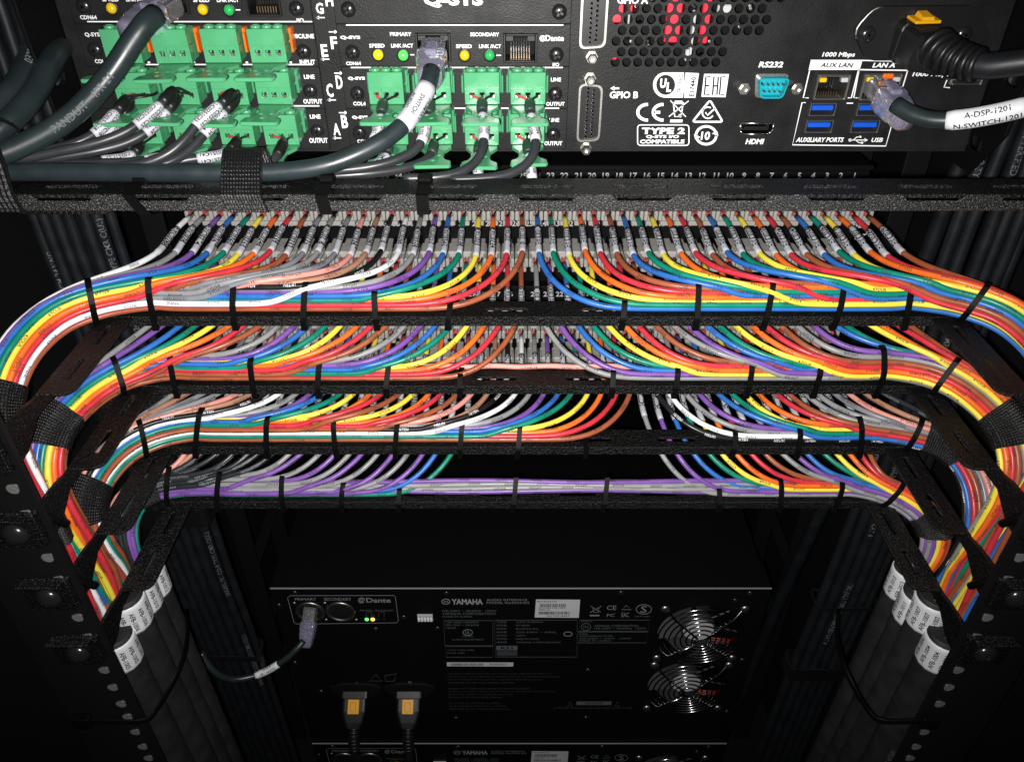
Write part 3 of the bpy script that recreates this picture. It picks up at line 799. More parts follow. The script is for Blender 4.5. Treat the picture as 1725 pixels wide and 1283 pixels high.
# ================================================================ woven hook-and-loop straps
def strap_from_rings(rings, name, label, parent=None, weave=True):
    """rings: closed outlines (lists of points) along the strap's width"""
    n = len(rings); m = len(rings[0]); mb = MB(); vs = []; fs = []
    for i, rg in enumerate(rings):
        c = sum(rg, Vector()) / m
        for j, q in enumerate(rg):
            o = norm(q - c)
            k = (.00055 if i % 2 else 0) * (.35 if j % 3 == 0 else 1) if weave else 0
            vs.append(q + o * k)
    for i in range(n - 1):
        for j in range(m):
            fs.append((i * m + j, i * m + (j + 1) % m, (i + 1) * m + (j + 1) % m, (i + 1) * m + j))
    mb.add(vs, fs, 0, False)
    # inner skin gives the band its thickness
    o0 = len(vs); vin = []
    for i in (0, n - 1):
        c = sum(rings[i], Vector()) / m
        for q in rings[i]: vin.append(q - norm(q - c) * .0014)
    mb.v.extend([tuple(v) for v in vin])
    for b, i in ((0, 0), (1, n - 1)):
        for j in range(m):
            f = (i * m + j, i * m + (j + 1) % m, o0 + b * m + (j + 1) % m, o0 + b * m + j)
            mb.f.append(f); mb.m.append(0); mb.sm.append(False)
    o = mb.build(name, M_VELCRO, parent)
    tag(o, label, 'strap', 'black woven straps')
    return o
def bundle_strap(key, u, width, label, extra=None, grow=.0009, n=33, m=126):
    B = BUN[key]; rings = []
    for i in range(n):
        uu = u - width / 2 + width * i / (n - 1)
        P, T, W, N = B.at(uu)
        ex = []
        if extra:
            for q in extra:
                d = Vector(q) - P; ex.append((d.dot(W), d.dot(N)))
        H = resample(section(B, uu, WR + grow, ex), m)
        for _ in range(3): H = [((H[j - 1][0] + 2 * H[j][0] + H[(j + 1) % m][0]) / 4, (H[j - 1][1] + 2 * H[j][1] + H[(j + 1) % m][1]) / 4) for j in range(m)]
        rings.append([P + W * w + N * d for w, d in H])
    return strap_from_rings(rings, 'hook_strap', label)
for sg in (-1, 1):
    s = SIDE[sg]
    bundle_strap((2, sg), .291, .020, f'woven black strap round the outer bend of the first row of wires, {s}')
    bundle_strap((3, sg), .265, .0175, f'woven black strap round the bend of the second row of wires, {s}')
    bundle_strap((4, sg), .266 if sg < 0 else .240, .019, f'woven black strap round the bend of the third row of wires, {s}')
    bundle_strap((5, sg), .236 if sg < 0 else .250, .014, f'woven black strap at the end of the lowest wire bundle, {s}')
# ================================================================ the audio processor at the top: rear panel, cards, ports, print
QY = .384
def q(px, py, dy=0): return atY(px, py, QY - dy)
def qx(px, py=75): return q(px, py).x
def qz(py): return q(862, py).z
core = thing('audio_processor', 'black rack audio processor with white printed rear panel, green plugs and a perforated vent', 'audio processor', loc=(0, QY, -.0835))
def cput(o, parent=None): o.location = Vector(o.location) - Vector(core.location); return o
class Ink:
    """flat print on the upright plane at depth Y"""
    def __init__(s, Y): s.Y = Y; s.mb = MB()
    def pt(s, px, py, lift=0): 
        p = atY(px, py, s.Y); return Vector((p.x, s.Y - .00012 - lift, p.z))
    def text(s, t, x0, x1, y0, y1, bold=.02, shear=0, mi=0, lift=0, rot=0):
        vs, fs, bb = text_mesh(t, bold, shear)
        a = s.pt(x0, (y0 + y1) / 2); b = s.pt(x1, (y0 + y1) / 2); c = s.pt((x0 + x1) / 2, y0); d = s.pt((x0 + x1) / 2, y1)
        W = bb[1] - bb[0]; H = bb[3] - bb[2]; out = []
        for x, y in vs:
            u, v = (x - bb[0]) / W, (y - bb[2]) / H
            if rot == 90: u, v = 1 - v, u
            out.append(Vector((a.x + (b.x - a.x) * u, s.Y - .00012 - lift, d.z + (c.z - d.z) * v)))
        s.mb.add(out, [f for f in fs], mi)
    def poly(s, P, mi=0, lift=0):
        s.mb.add([s.pt(x, y, lift) for x, y in P], [tuple(range(len(P)))], mi)
    def rect(s, x0, x1, y0, y1, mi=0, lift=0):
        a = s.pt(x0, (y0 + y1) / 2, lift); b = s.pt(x1, (y0 + y1) / 2, lift); c = s.pt((x0 + x1) / 2, y0, lift).z; d = s.pt((x0 + x1) / 2, y1, lift).z
        s.mb.add([(a.x, a.y, d), (b.x, a.y, d), (b.x, a.y, c), (a.x, a.y, c)], [(0, 1, 2, 3)], mi)
    def stroke(s, P, w, mi=0, closed=False, lift=0):
        n = len(P); vs = []; fs = []
        for i in range(n):
            a = P[(i - 1) % n] if (closed or i) else P[0]; b = P[(i + 1) % n] if (closed or i < n - 1) else P[-1]
            dx, dy = b[0] - a[0], b[1] - a[1]; l = math.hypot(dx, dy) or 1
            ox, oy = -dy / l * w / 2, dx / l * w / 2
            vs += [s.pt(P[i][0] + ox, P[i][1] + oy, lift), s.pt(P[i][0] - ox, P[i][1] - oy, lift)]
        for i in range(n if closed else n - 1):
            j = (i + 1) % n; fs.append((2 * i, 2 * i + 1, 2 * j + 1, 2 * j))
        s.mb.add(vs, fs, mi)
    def arc(s, cx, cy, rx, ry, a0, a1, w, mi=0, n=18, lift=0):
        s.stroke([(cx + rx * math.cos(R(a0 + (a1 - a0) * i / n)), cy - ry * math.sin(R(a0 + (a1 - a0) * i / n))) for i in range(n + 1)], w, mi, lift=lift)
    def disc(s, cx, cy, rx, ry, mi=0, lift=0, n=22):
        s.poly([(cx + rx * math.cos(2 * math.pi * i / n), cy - ry * math.sin(2 * math.pi * i / n)) for i in range(n)], mi, lift)
    def build(s, parent, mats, name='lettering'): return s.mb.build(name, mats, parent)

# --- body and rear panel
XL, XR = -.2175, .2175
ZB, ZT = qz(255), .006
mb = MB()
mb.box((XL + .001, QY + .045, ZB + .0012), (XR - .001, .60, ZT - .001))                       # innards far behind the openings
mb.box((XL + .0005, QY + .0018, ZB), (XR - .0005, .60, ZB + .0011)); mb.box((XL + .0005, QY + .0018, ZT - .001), (XR - .0005, .60, ZT))
mb.box((XL, QY + .0018, ZB + .0012), (XL + .001, .60, ZT - .0012)); mb.box((XR - .001, QY + .0018, ZB + .0012), (XR, .60, ZT - .0012))
cput(mb.build('chassis', M_CHASSIS, core))
bayL = (qx(140), qx(533)); bayC = (qx(572), qx(959))
pz = [qz(y) for y in (-30, 39.5, 111, 181.5, 250)]
holes = []
for b in (bayL, bayC): holes.append([(b[0] + .003, pz[4] + .003), (b[1] - .003, pz[4] + .003), (b[1] - .003, .001), (b[0] + .003, .001)])
v0 = q(1036.5, 105.2); VP, VR = .00528, .00463
vent_pts = []
for r, (i0, i1) in enumerate(((0, 10), (0, 10), (0, 10), (0, 13), (0, 14), (0, 13), (3, 15), (0, 14), (0, 14), (0, 14))):
    for i in range(i0, i1):
        vent_pts.append((v0.x + (i + (.5 if r % 2 else 0)) * VP - (.00018 * r), v0.z + r * VR))
for x, z in vent_pts:
    if z < .003: holes.append(circle(x, z, .00212, 14))
def px_rect(x0, x1, y0, y1, g=0):
    a = qx(x0, (y0 + y1) / 2); b = qx(x1, (y0 + y1) / 2); c = qz(y0); d = qz(y1)
    return (a - g, b + g, d - g, c + g)
PORTS = {'aux': px_rect(1371, 1427, 124, 167), 'lana': px_rect(1449, 1513, 123, 168), 'lanb': px_rect(1598, 1652, 130, 142)}
for r in PORTS.values(): holes.append([(r[0], r[2]), (r[1], r[2]), (r[1], r[3]), (r[0], r[3])])
USBS = [px_rect(1363, 1407, 173, 195), px_rect(1356, 1402, 202, 223), px_rect(1443, 1487, 173, 195), px_rect(1433, 1480, 202, 223)]
for r in USBS: holes.append([(r[0], r[2]), (r[1], r[2]), (r[1], r[3]), (r[0], r[3])])
HD = px_rect(1246, 1301, 207, 225); holes.append([(HD[0], HD[2] + .0015), (HD[0] + .002, HD[2]), (HD[1] - .002, HD[2]), (HD[1], HD[2] + .0015), (HD[1], HD[3]), (HD[0], HD[3])])
vs, fs = outline_mesh([(XL, ZB), (XR, ZB), (XR, ZT), (XL, ZT)], holes, .0014, 0)
mb = MB(); mb.add([(p.x, QY + .0007 + p.z, p.y) for p in vs], fs)
cput(mb.build('rear_panel', M_PANEL, core))
# --- what shows through the vent: a fan frame with red and pale pieces
mb = MB()
for x0, x1, y0, y1, mi in ((1124, 1163, -30, 80, 0), (1184, 1214, -30, 82, 0), (1030, 1056, 14, 46, 0), (1064, 1072, 8, 30, 0), (1030, 1044, 100, 110, 0), (1170, 1176, 28, 108, 1), (1060, 1068, 14, 70, 1), (1160, 1170, 92, 112, 1), (1216, 1246, 15, 32, 1)):
    a, b = q(x0, y1), q(x1, y0); mb.box((a.x, QY + .010, a.z), (b.x, QY + .0125, b.z), .0005, mi)
for k in range(26):
    a = q(rng.uniform(1040, 1290), rng.uniform(-10, 110)); mb.lathe((a.x, QY + .018, a.z), (0, -1, 0), [(0, .0012), (.006, .0012), (.0065, .0006)], 8, 2 + (k % 2))
cput(mb.build('fan_frame', [M_REDFAN, M_FANGREY, M_PLASTIC, M_STEELD], core))
# --- option cards
def cross_screw(x, y, z, r, parent, m=None):
    mb = MB()
    mb.lathe((x, y, z), (0, -1, 0), [(0, r), (.0004, r), (.0011, r * .86), (.0017, r * .55), (.0019, .0002)], 18)
    for a in (.5, .5 + math.pi / 2):
        M4 = Matrix.Translation((x, y - .0017, z)) @ Matrix.Rotation(a, 4, 'Y')
        mb.box((-r * .55, -.00035, -r * .13), (r * .55, .0003, r * .13), 0, 1, M=M4)
    o = mb.build('screw', [M_BLACKSCREW, M_RECESS], parent); return o
cards = []
RJ = {}
for bi, b in enumerate((bayL, bayC)):
    for r in range(4):
        z1, z0 = pz[r] - .0003, pz[r + 1] + .0003
        if r == 0: z1 = .004
        hs = []
        if bi == 0 and r == 0: hs = [px_rect(247, 318, -30, 24), px_rect(414, 473, -38, 27)]
        if bi == 1 and r == 1: hs = [px_rect(701, 760, 54, 103), px_rect(848, 905, 55, 104)]
        if r == 0 and bi == 1: pass
        H2 = [[(h[0], h[2]), (h[1], h[2]), (h[1], min(h[3], .003)), (h[0], min(h[3], .003))] for h in hs]
        vs, fs = outline_mesh([(b[0], z0), (b[1], z0), (b[1], z1), (b[0], z1)], H2, .0016, .0003)
        mb = MB(); mb.add([(p.x, QY - .0009 + p.z, p.y) for p in vs], fs)
        c = cput(mb.build('card_plate', M_PANEL, core)); cards.append(c)
        for h in hs: RJ[(bi, len([k for k in RJ if k[0] == bi]))] = (h, c)
def cardof(bi, r): return cards[bi * 4 + r]
def on(o, parent):
    """place a mesh built in world space under a part of the processor"""
    o.location = Vector(o.location) - Vector(core.location)
    if parent is not core: o.location = Vector(o.location) - Vector(parent.location)
    return o
for bi, r, px, py in ((0, 0, 144, 10), (0, 0, 501, 14), (0, 1, 163, 83), (0, 1, 513, 86), (0, 2, 175, 150), (0, 2, 524, 152), (0, 3, 186, 218), (0, 3, 536, 219),
                      (1, 0, 588, 15), (1, 0, 942, 19), (1, 1, 595, 87), (1, 1, 937, 91), (1, 2, 603, 156), (1, 2, 935, 157), (1, 3, 606, 222), (1, 3, 932, 225)):
    p = q(px, py); on(cross_screw(p.x, QY - .0017, p.z, .0034, cardof(bi, r)), cardof(bi, r))
def led(bi, r, px, py, m):
    p = q(px, py); mb = MB(); mb.lathe((p.x, QY - .0017, p.z), (0, -1, 0), [(0, .0024), (.0010, .0023), (.0018, .0017), (.0022, .0009), (.0023, 0)], 16, 0)
    mb.lathe((p.x, QY - .0016, p.z), (0, -1, 0), [(0, .0030), (.0004, .0030), (.0004, .0024)], 16, 1)
    on(mb.build('status_led', [m, M_PLASTIC], cardof(bi, r)), cardof(bi, r))
led(0, 0, 191, 13, M_YLED); led(0, 0, 344, 15, M_YLED); led(0, 0, 388, 16, M_GLED)
led(1, 1, 638, 91, M_YLEDON); led(1, 1, 680, 92, M_GLEDON); led(1, 1, 783, 92, M_YLED); led(1, 1, 825, 92, M_GLED)
def rj45(rect, parent, m=M_PLASTIC, contacts=True, leds=False, metal=False):
    x0, x1, z0, z1 = rect; w = x1 - x0; h = z1 - z0; y = QY - .0026; mb = MB()
    t = .0011
    mb.box((x0 + .0001, y, z0 + .0001), (x0 + t, QY + .012, z1 - .0001), .0003, 0); mb.box((x1 - t, y, z0 + .0001), (x1 - .0001, QY + .012, z1 - .0001), .0003, 0)
    mb.box((x0 + t, y, z0 + .0001), (x1 - t, QY + .012, z0 + t), .0003, 0); mb.box((x0 + t, y, z1 - t), (x1 - t, QY + .012, z1 - .0001), .0003, 0)
    mb.box((x0 + t, QY + .011, z0 + t), (x1 - t, QY + .012, z1 - t), 0, 1)
    cx = (x0 + x1) / 2
    mb.box((x0 + t, QY - .001, z1 - t - h * .20), (cx - w * .2, QY + .010, z1 - t - .0002), .0002, 0); mb.box((cx + w * .2, QY - .001, z1 - t - h * .20), (x1 - t, QY + .010, z1 - t - .0002), .0002, 0)   # key-way shoulders
    for k in range(8):
        x = cx + (k - 3.5) * w * .078
        mb.box((x - .00022, QY + .002, z0 + t), (x + .00022, QY + .0105, z0 + t + h * .16), 0, 2); mb.box((x - .00022, QY + .0095, z0 + t + h * .16), (x + .00022, QY + .0108, z1 - t - h * .24), 0, 5)
    if leds:
        mb.box((x0 + .0013, y - .0003, z1 - .0034), (x0 + .0045, y + .001, z1 - .0014), .0002, 3); mb.box((x1 - .0045, y - .0003, z1 - .0034), (x1 - .0013, y + .001, z1 - .0014), .0002, 4)
    return on(mb.build('ethernet_port', [m, M_DARK, M_GOLD, M_YLED, M_FANGREY, M_BLACKSCREW], parent), parent)
for k, (h, c) in RJ.items(): rj45((h[0], h[1], h[2], min(h[3], .003)), c)
rj45(PORTS['aux'], core, M_STEELD, leds=True); rj45(PORTS['lana'], core, M_STEELD, leds=True); rj45(PORTS['lanb'], core, M_STEELD)
for x0, x1, z0, z1 in USBS:
    mb = MB(); t = .0006; y = QY - .0012
    mb.box((x0, y, z0), (x0 + t, QY + .009, z1), .0002, 0); mb.box((x1 - t, y, z0), (x1, QY + .009, z1), .0002, 0)
    mb.box((x0 + t, y, z0), (x1 - t, QY + .009, z0 + t), .0002, 0); mb.box((x0 + t, y, z1 - t), (x1 - t, QY + .009, z1), .0002, 0)
    mb.box((x0 + .0012, QY - .0008, z0 + (z1 - z0) * .42), (x1 - .0012, QY + .009, z0 + (z1 - z0) * .80), .0003, 1)
    mb.box((x0 + t, QY + .008, z0 + t), (x1 - t, QY + .0088, z1 - t), 0, 2)
    on(mb.build('usb_port', [M_STEELD, M_BLUEUSB, M_DARK], core), core)
x0, x1, z0, z1 = HD; mb = MB()
P = [(x0, z1), (x0, z0 + .0016), (x0 + .0022, z0), (x1 - .0022, z0), (x1, z0 + .0016), (x1, z1)]
for a, b in zip(P, P[1:] + P[:1]):
    mb.tube([(a[0], QY - .0010, a[1]), (b[0], QY - .0010, b[1])], .00045, 6)
mb.box((x0 + .0022, QY + .0005, z0 + .0020), (x1 - .0022, QY + .006, z0 + .0032), .0002, 1); mb.box((x0, QY + .0055, z0), (x1, QY + .006, z1), 0, 1)
on(mb.build('video_port', [M_STEEL, M_PLASTIC], core), core)
# --- serial port
a, b = q(1265, 163), q(1326, 122)
mb = MB(); cx = (a.x + b.x) / 2; cz = (a.z + b.z) / 2 ; w = b.x - a.x; h = b.z - a.z
def dshape(w, h, taper): return [(-w / 2, h / 2), (w / 2, h / 2), (w / 2 - taper, -h / 2), (-w / 2 + taper, -h / 2)]
def soft(poly, r, n=3):
    out = []; m = len(poly)
    for i in range(m):
        p, c, nx = Vector(poly[i - 1]), Vector(poly[i]), Vector(poly[(i + 1) % m])
        d1 = (p - c).normalized(); d2 = (nx - c).normalized(); A = c + d1 * r; B = c + d2 * r
        for k in range(n + 1):
            t = k / n; out.append(tuple(A * (1 - t) ** 2 + c * 2 * t * (1 - t) + B * t * t))
    return out
mb.prism(soft(dshape(w * 1.06, h * .98, .0016), .002), (cx, QY - .0003, cz), (1, 0, 0), (0, 0, 1), (0, -.0022, 0), 0)
S_ = soft(dshape(w * .95, h * .82, .0018), .0022); S_in = soft(dshape(w * .88, h * .70, .0017), .002)
n = len(S_)
mb.add([(cx + x, QY - .0025, cz + z) for x, z in S_] + [(cx + x, QY - .0075, cz + z) for x, z in S_] + [(cx + x, QY - .0075, cz + z) for x, z in S_in] + [(cx + x, QY - .0030, cz + z) for x, z in S_in],
       [(i, (i + 1) % n, n + (i + 1) % n, n + i) for i in range(n)] + [(n + i, n + (i + 1) % n, 2 * n + (i + 1) % n, 2 * n + i) for i in range(n)] + [(2 * n + i, 2 * n + (i + 1) % n, 3 * n + (i + 1) % n, 3 * n + i) for i in range(n)], 1)
mb.add([(cx + x, QY - .0031, cz + z) for x, z in S_in], [tuple(range(n))], 1)
for k in range(5): mb.tube([(cx + (k - 2) * w * .155, QY - .003, cz + h * .14), (cx + (k - 2) * w * .155, QY - .0072, cz + h * .14)], .0005, 6, 2)
for k in range(4): mb.tube([(cx + (k - 1.5) * w * .155, QY - .003, cz - h * .14), (cx + (k - 1.5) * w * .155, QY - .0072, cz - h * .14)], .0005, 6, 2)
for px in (1250, 1338):
    p = q(px, 146); mb.lathe((p.x, QY, p.z), (0, -1, 0), [(0, .0029), (.0045, .0029), (.0045, .0021), (.0062, .0021), (.0062, .0012), (.005, .0012)], 6, 0, smooth=False)
on(mb.build('serial_port', [M_STEELD, M_CYAN, M_STEEL], core), core)
# --- the two upright multi-pin ports
def dsub(pxc, y0, y1, wpx):
    a, b = q(pxc, y1), q(pxc, y0); cx = (a.x + b.x) / 2; cz = (a.z + b.z) / 2; h = b.z - a.z; w = wpx / 3600
    mb = MB()
    S1 = soft([(-w / 2, h / 2), (w / 2, h / 2 - .0008), (w / 2, -h / 2 + .0008), (-w / 2, -h / 2)], .003, 4)
    S2 = [(x * .84, z * .94) for x, z in S1]; n = len(S1)
    mb.add([(cx + x, QY - .0003, cz + z) for x, z in S1] + [(cx + x, QY - .0058, cz + z) for x, z in S1] + [(cx + x, QY - .0058, cz + z) for x, z in S2] + [(cx + x, QY - .0045, cz + z) for x, z in S2],
           [(k * n + i, k * n + (i + 1) % n, (k + 1) * n + (i + 1) % n, (k + 1) * n + i) for k in range(3) for i in range(n)], 0, False)
    mb.add([(cx + x * .999, QY - .0046, cz + z * .999) for x, z in S2], [tuple(range(n))], 1)
    for c in (0, 1):
        m = 13 - c
        for k in range(m):
            zz = cz + (k - (m - 1) / 2) * h * .068
            mb.lathe((cx + (-.0013 if c == 0 else .0014), QY - .0045, zz), (0, -1, 0), [(0, .00075), (.00025, .00075), (.00025, .00045), (.0001, .00045)], 8, 2)
    return on(mb.build('multipin_port', [M_STEELD, M_PLASTIC, M_BLACKSCREW], core), core)
dsub(999, -42, 79, 44); dsub(991.5, 136, 234, 41)
for px, py in ((996, 94), (993, 130), (986, 246)):
    p = q(px, py); mb = MB(); mb.lathe((p.x, QY, p.z), (0, -1, 0), [(0, .0030), (.003, .0030), (.003, .0024), (.0075, .0024), (.0080, .0019), (.0080, .0010), (.0060, .0010)], 6, smooth=False)
    on(mb.build('jack_post', M_STEEL, core), core)
# --- power inlet
a = q(1440, 98); b = q(1662, 8); mb = MB()
P = [q(1434, 50), q(1470, 10), q(1640, 8), q(1665, 60), q(1632, 100), q(1455, 100)]
poly = soft([(p.x, p.z) for p in P], .004, 3)
mb.prism(poly, (0, QY - .0002, 0), (1, 0, 0), (0, 0, 1), (0, -.0030, 0), 0)
e = on(mb.build('power_inlet', [M_PLASTIC, M_STEELD], core), core)
rim = MB(); rim.tube([(x, QY - .0030, z) for x, z in poly[:8]], .0007, 6); on(rim.build('rim', M_STEELD, e), e)
p = q(1457, 56); on(cross_screw(p.x, QY - .0032, p.z, .0036, e), e)
p = q(1618, 56); on(cross_screw(p.x, QY - .0032, p.z, .0036, e), e)
# --- rear support ears, either side
for sg in (-1, 1):
    mb = MB(); x = sg * .2190
    pl = [(.402, -.136), (.376, -.136), (.358, -.112), (.354, -.06), (.354, .02), (.402, .02)]
    o2 = [(x_, z_) for x_, z_ in pl]
    vs, fs = outline_mesh(o2, [slot(.360, .374, -.088, .008), slot(.372, .386, -.122, .007)], .0018, .0003)
    mb.add([(x + p.z, p.x, p.y) for p in vs], fs if sg < 0 else fs)
    on(mb.build('support_ear', M_CHASSIS, core), core)

# --- print on the panel and the cards
pan = Ink(QY - .0001); T = pan.text
T('GPIO A', 1040, 1092, -5, 7, .03); T('GPIO B', 1027, 1075, 154, 166, .03); pan.stroke([(1033, 149), (1043, 149)], 3); pan.poly([(1028, 149), (1035, 145), (1035, 153)])
T('RS232', 1278, 1319, 104, 114, .035, .15); T('HDMI', 1256, 1287, 234, 243, .035, .15)
T('1000 Mbps', 1385, 1440, 88, 98, .03, .1); T('1000 Mbps', 1537, 1600, 121, 131, .03, .1)
# UL mark
Z4 = lambda x, y: (1060 + x * .1739, 110 + y * .1739)
def z4(L): return [Z4(*p) for p in L]
dm = [(530, 70), (530, 315)] + [(345 - 115 * math.sin(R(a)), 192 + 122 * math.cos(R(a))) for a in range(0, 181, 12)]
pan.poly(z4(dm)[::-1]); pan.disc(*Z4(352, 190), 92 * .1739, 98 * .1739, 1, .0001)
T('U', *[1060 + v * .1739 for v in (298, 358)], *[110 + v * .1739 for v in (128, 222)], .05, lift=.0002); T('L', *[1060 + v * .1739 for v in (362, 408)], *[110 + v * .1739 for v in (165, 258)], .05, lift=.0002)
T('CERTIFIED', *[1060 + v * .1739 for v in (468, 512)], *[110 + v * .1739 for v in (88, 298)], .01, mi=1, lift=.0001, rot=90)
pan.poly(z4([(545, 72), (675, 78), (640, 315), (518, 315)])[::-1]); T('E174401', *[1060 + v * .1739 for v in (588, 640)], *[110 + v * .1739 for v in (92, 300)], .02, mi=1, lift=.0001, rot=90)
T('SAFETY/CE', *[1060 + v * .1739 for v in (540, 572)], *[110 + v * .1739 for v in (100, 288)], .0, mi=1, lift=.0001, rot=90)
pan.poly(z4([(725, 84), (965, 86), (932, 310), (698, 306)])[::-1])
for pts in ([(785, 112), (742, 112), (728, 285), (772, 285)], [(736, 198), (775, 198)], [(806, 288), (820, 112), (862, 112), (848, 288)], [(812, 200), (855, 200)], [(930, 114), (888, 112), (874, 284), (916, 284)]):
    pan.stroke(z4(pts), 2.6, 1, lift=.0001)
# CE mark
for cx in (178, 328):
    pan.arc(*Z4(cx, 456), 96 * .1739, 76 * .1739, 88, 272, 5.2)
pan.stroke(z4([(236, 456), (300, 456)]), 5)
# crossed-out bin
for pts, w_ in (([(398, 342), (548, 500)], 1.6), ([(575, 345), (384, 498)], 1.6), ([(428, 372), (440, 498), (500, 498), (522, 372)], 2), ([(425, 368), (530, 368)], 3), ([(440, 350), (515, 350)], 2)): pan.stroke(z4(pts), w_)
pan.arc(*Z4(493, 490), 2.2, 2.2, 0, 360, 1.3); pan.poly(z4([(398, 526), (518, 526), (512, 554), (394, 554)])[::-1])
# tick in a triangle
tri = soft([Z4(782, 338), Z4(905, 548), Z4(612, 548)], 4.5, 4); pan.stroke([(x, y) for x, y in tri], 3.2, closed=True)
pan.arc(*Z4(762, 460), 9.5, 9.5, 60, 330, 2.4); pan.stroke(z4([(738, 456), (758, 484), (830, 418)]), 2.6)
# TYPE 2 box
pan.stroke(rrect(1074, 1160.5, 210.5, 245, 5), 1.8, closed=True)
T('TYPE 2', 1081, 1154, 215, 226, .05); T('Q-SYS I/O', 1088, 1144, 227.5, 233.5, .045); T('COMPATIBLE', 1078, 1153, 235, 242, .045)
pan.arc(1189.5, 228, 17, 15, 20, 175, 4.2); pan.arc(1189.5, 228, 17, 15, 200, 355, 4.2)
pan.poly([(1169, 226), (1180, 231), (1171, 235)]); pan.poly([(1210, 229), (1199, 225), (1208, 221)]); T('10', 1181, 1196, 221.5, 236, .03)
# LAN frames
pan.poly([(1366, 101), (1453, 101), (1448, 118), (1362, 118)][::-1]); T('AUX LAN', 1382, 1437, 106, 114, .03, .15, 1, .0001)
pan.stroke([(1453, 102), (1500, 103), (1510, 107)], 2); pan.stroke([(1446, 117.5), (1540, 119), (1570, 119)], 2.2); T('LAN A', 1470, 1508, 106, 114, .04, .15)
for P in ([(1364, 118), (1353, 165), (1362, 165)], [(1446, 118), (1434, 165), (1428, 165)], [(1447, 118), (1438, 165), (1444, 165)], [(1531, 112), (1517, 158)], [(1357, 173), (1351, 173), (1335, 244), (1492, 246), (1505, 200)], [(1426, 174), (1437, 174)], [(1595, 135), (1590, 147), (1600, 148)]): pan.stroke(P, 1.9)
T('AUXILIARY PORTS', 1341, 1421, 231.5, 239.5, .03, .15); T('USB', 1468, 1487, 232, 239.5, .03, .15)
pan.stroke([(1430, 236), (1458, 236)], 1.5); pan.disc(1432, 236, 3, 2.5); pan.poly([(1462, 236), (1456, 233), (1456, 239)]); pan.stroke([(1437, 236), (1443, 231), (1449, 230.5)], 1.3); pan.disc(1449, 230.5, 2, 1.8); pan.stroke([(1441, 236), (1446, 240), (1451, 240.5)], 1.3); pan.rect(1450, 1454, 239, 242)
# slot letters with arrows between the card bays
for t, x0, x1, y0, y1, ax, ay, d in (('G', 532, 545, 5, 24, 540, 30, -1), ('H', 548, 561, -8, 11, 0, 0, 0), ('F', 557, 568, 62, 83, 561, 54, 1), ('E', 541, 552, 75, 96, 548, 100, -1), ('D', 566, 577, 127, 150, 570, 123.5, 1), ('C', 550, 561, 141, 164, 559, 168.5, -1), ('B', 575, 586, 194, 216, 578, 190, 1), ('A', 561, 573, 208, 228, 568, 232.5, -1)):
    T(t, x0, x1, y0, y1, .03)
    if d: pan.stroke([(ax - 7, ay), (ax + 4 * d, ay), (ax + 7 if d < 0 else ax + 4, ay)] if d < 0 else [(ax - 7, ay), (ax + 4, ay)], 1.8); pan.poly([(ax + d * 8, ay), (ax + d * 2.5, ay - 3.2), (ax + d * 2.5, ay + 3.2)])
on(pan.build(core, [M_WHITE, M_PANEL]), core)
crd = Ink(QY - .0018); T = crd.text
for x0, x1, y in ((147, 526, 36.8), (240, 527, 109), (487, 538, 178.5), (583, 949, 42.5), (591, 948, 114), (750, 942, 182.5)): crd.rect(x0, x1, y - 1, y + 1)
for t, x0, x1, y0, y1 in (('SPEED', 172, 200, -5, 3), ('LINK /ACT', 212, 248, -5, 3), ('SPEED', 325, 353, -4, 4), ('LINK /ACT', 365, 402, -4, 4), ('CDN64', 135, 163, 26, 33), ('I/O', 500, 512, 31, 38), ('MIC/LINE', 493, 529, 57.5, 65), ('INPUT', 505, 531, 101, 108.5), ('Q-SYS', 143, 168, 55, 63),
                          ('LINE', 512, 530, 126, 133), ('OUTPUT', 511, 543, 167, 175), ('LINE', 522, 540, 193, 200), ('OUTPUT', 521, 552, 232.5, 241), ('COL4', 160, 180, 100, 107),
                          ('PRIMARY', 657, 693, 54.5, 61), ('SECONDARY', 792, 841, 55, 61.5), ('SPEED', 622, 648, 74, 80.5), ('LINK /ACT', 659, 696, 74, 80.5), ('SPEED', 768, 795, 75, 81.5), ('LINK /ACT', 807, 844, 75, 81.5),
                          ('CDN64', 583, 608, 104, 110), ('I/O', 931, 942, 106, 112), ('LINE', 928, 945, 131, 137.5), ('OUTPUT', 920, 951, 172, 178.5), ('COL4', 595, 616, 171.5, 178), ('LINE', 925, 942, 199, 205.5), ('OUTPUT', 917, 947, 238, 245), ('COL4', 602, 622, 235, 241)): T(t, x0, x1, y0, y1, .025)
for x0, x1, y0, y1 in ((573, 607, 60.5, 67), (586, 615, 129.5, 135.5), (593, 620, 195, 201)): T('Q-SYS', x0, x1, y0, y1, .05)
for k, px in enumerate((622, 700, 784, 862)): T(f'CH{k + 1} OUT', px, px + 50, 116.5, 120.5, .02)
for x0, x1, y in ((691, 698, 92.5), (836, 844, 93.5), (397, 405, 17)): crd.rect(x0, x1, y - .9, y + .9)
T('Q-SYS', 713, 814, -12, 13.5, .05)
T('Dante', 919, 950, 59.5, 69.5, .02); crd.arc(914, 65, 4.2, 4.4, 0, 330, 1.6); crd.arc(914, 65, 1.8, 2, 0, 360, 1.2); crd.stroke([(918, 61), (918, 69)], 1.4)
for px in (251, 327, 416, 490): crd.rect(px - 2, px + 2, 104, 107)
on(crd.build(core, [M_WHITE]), core)

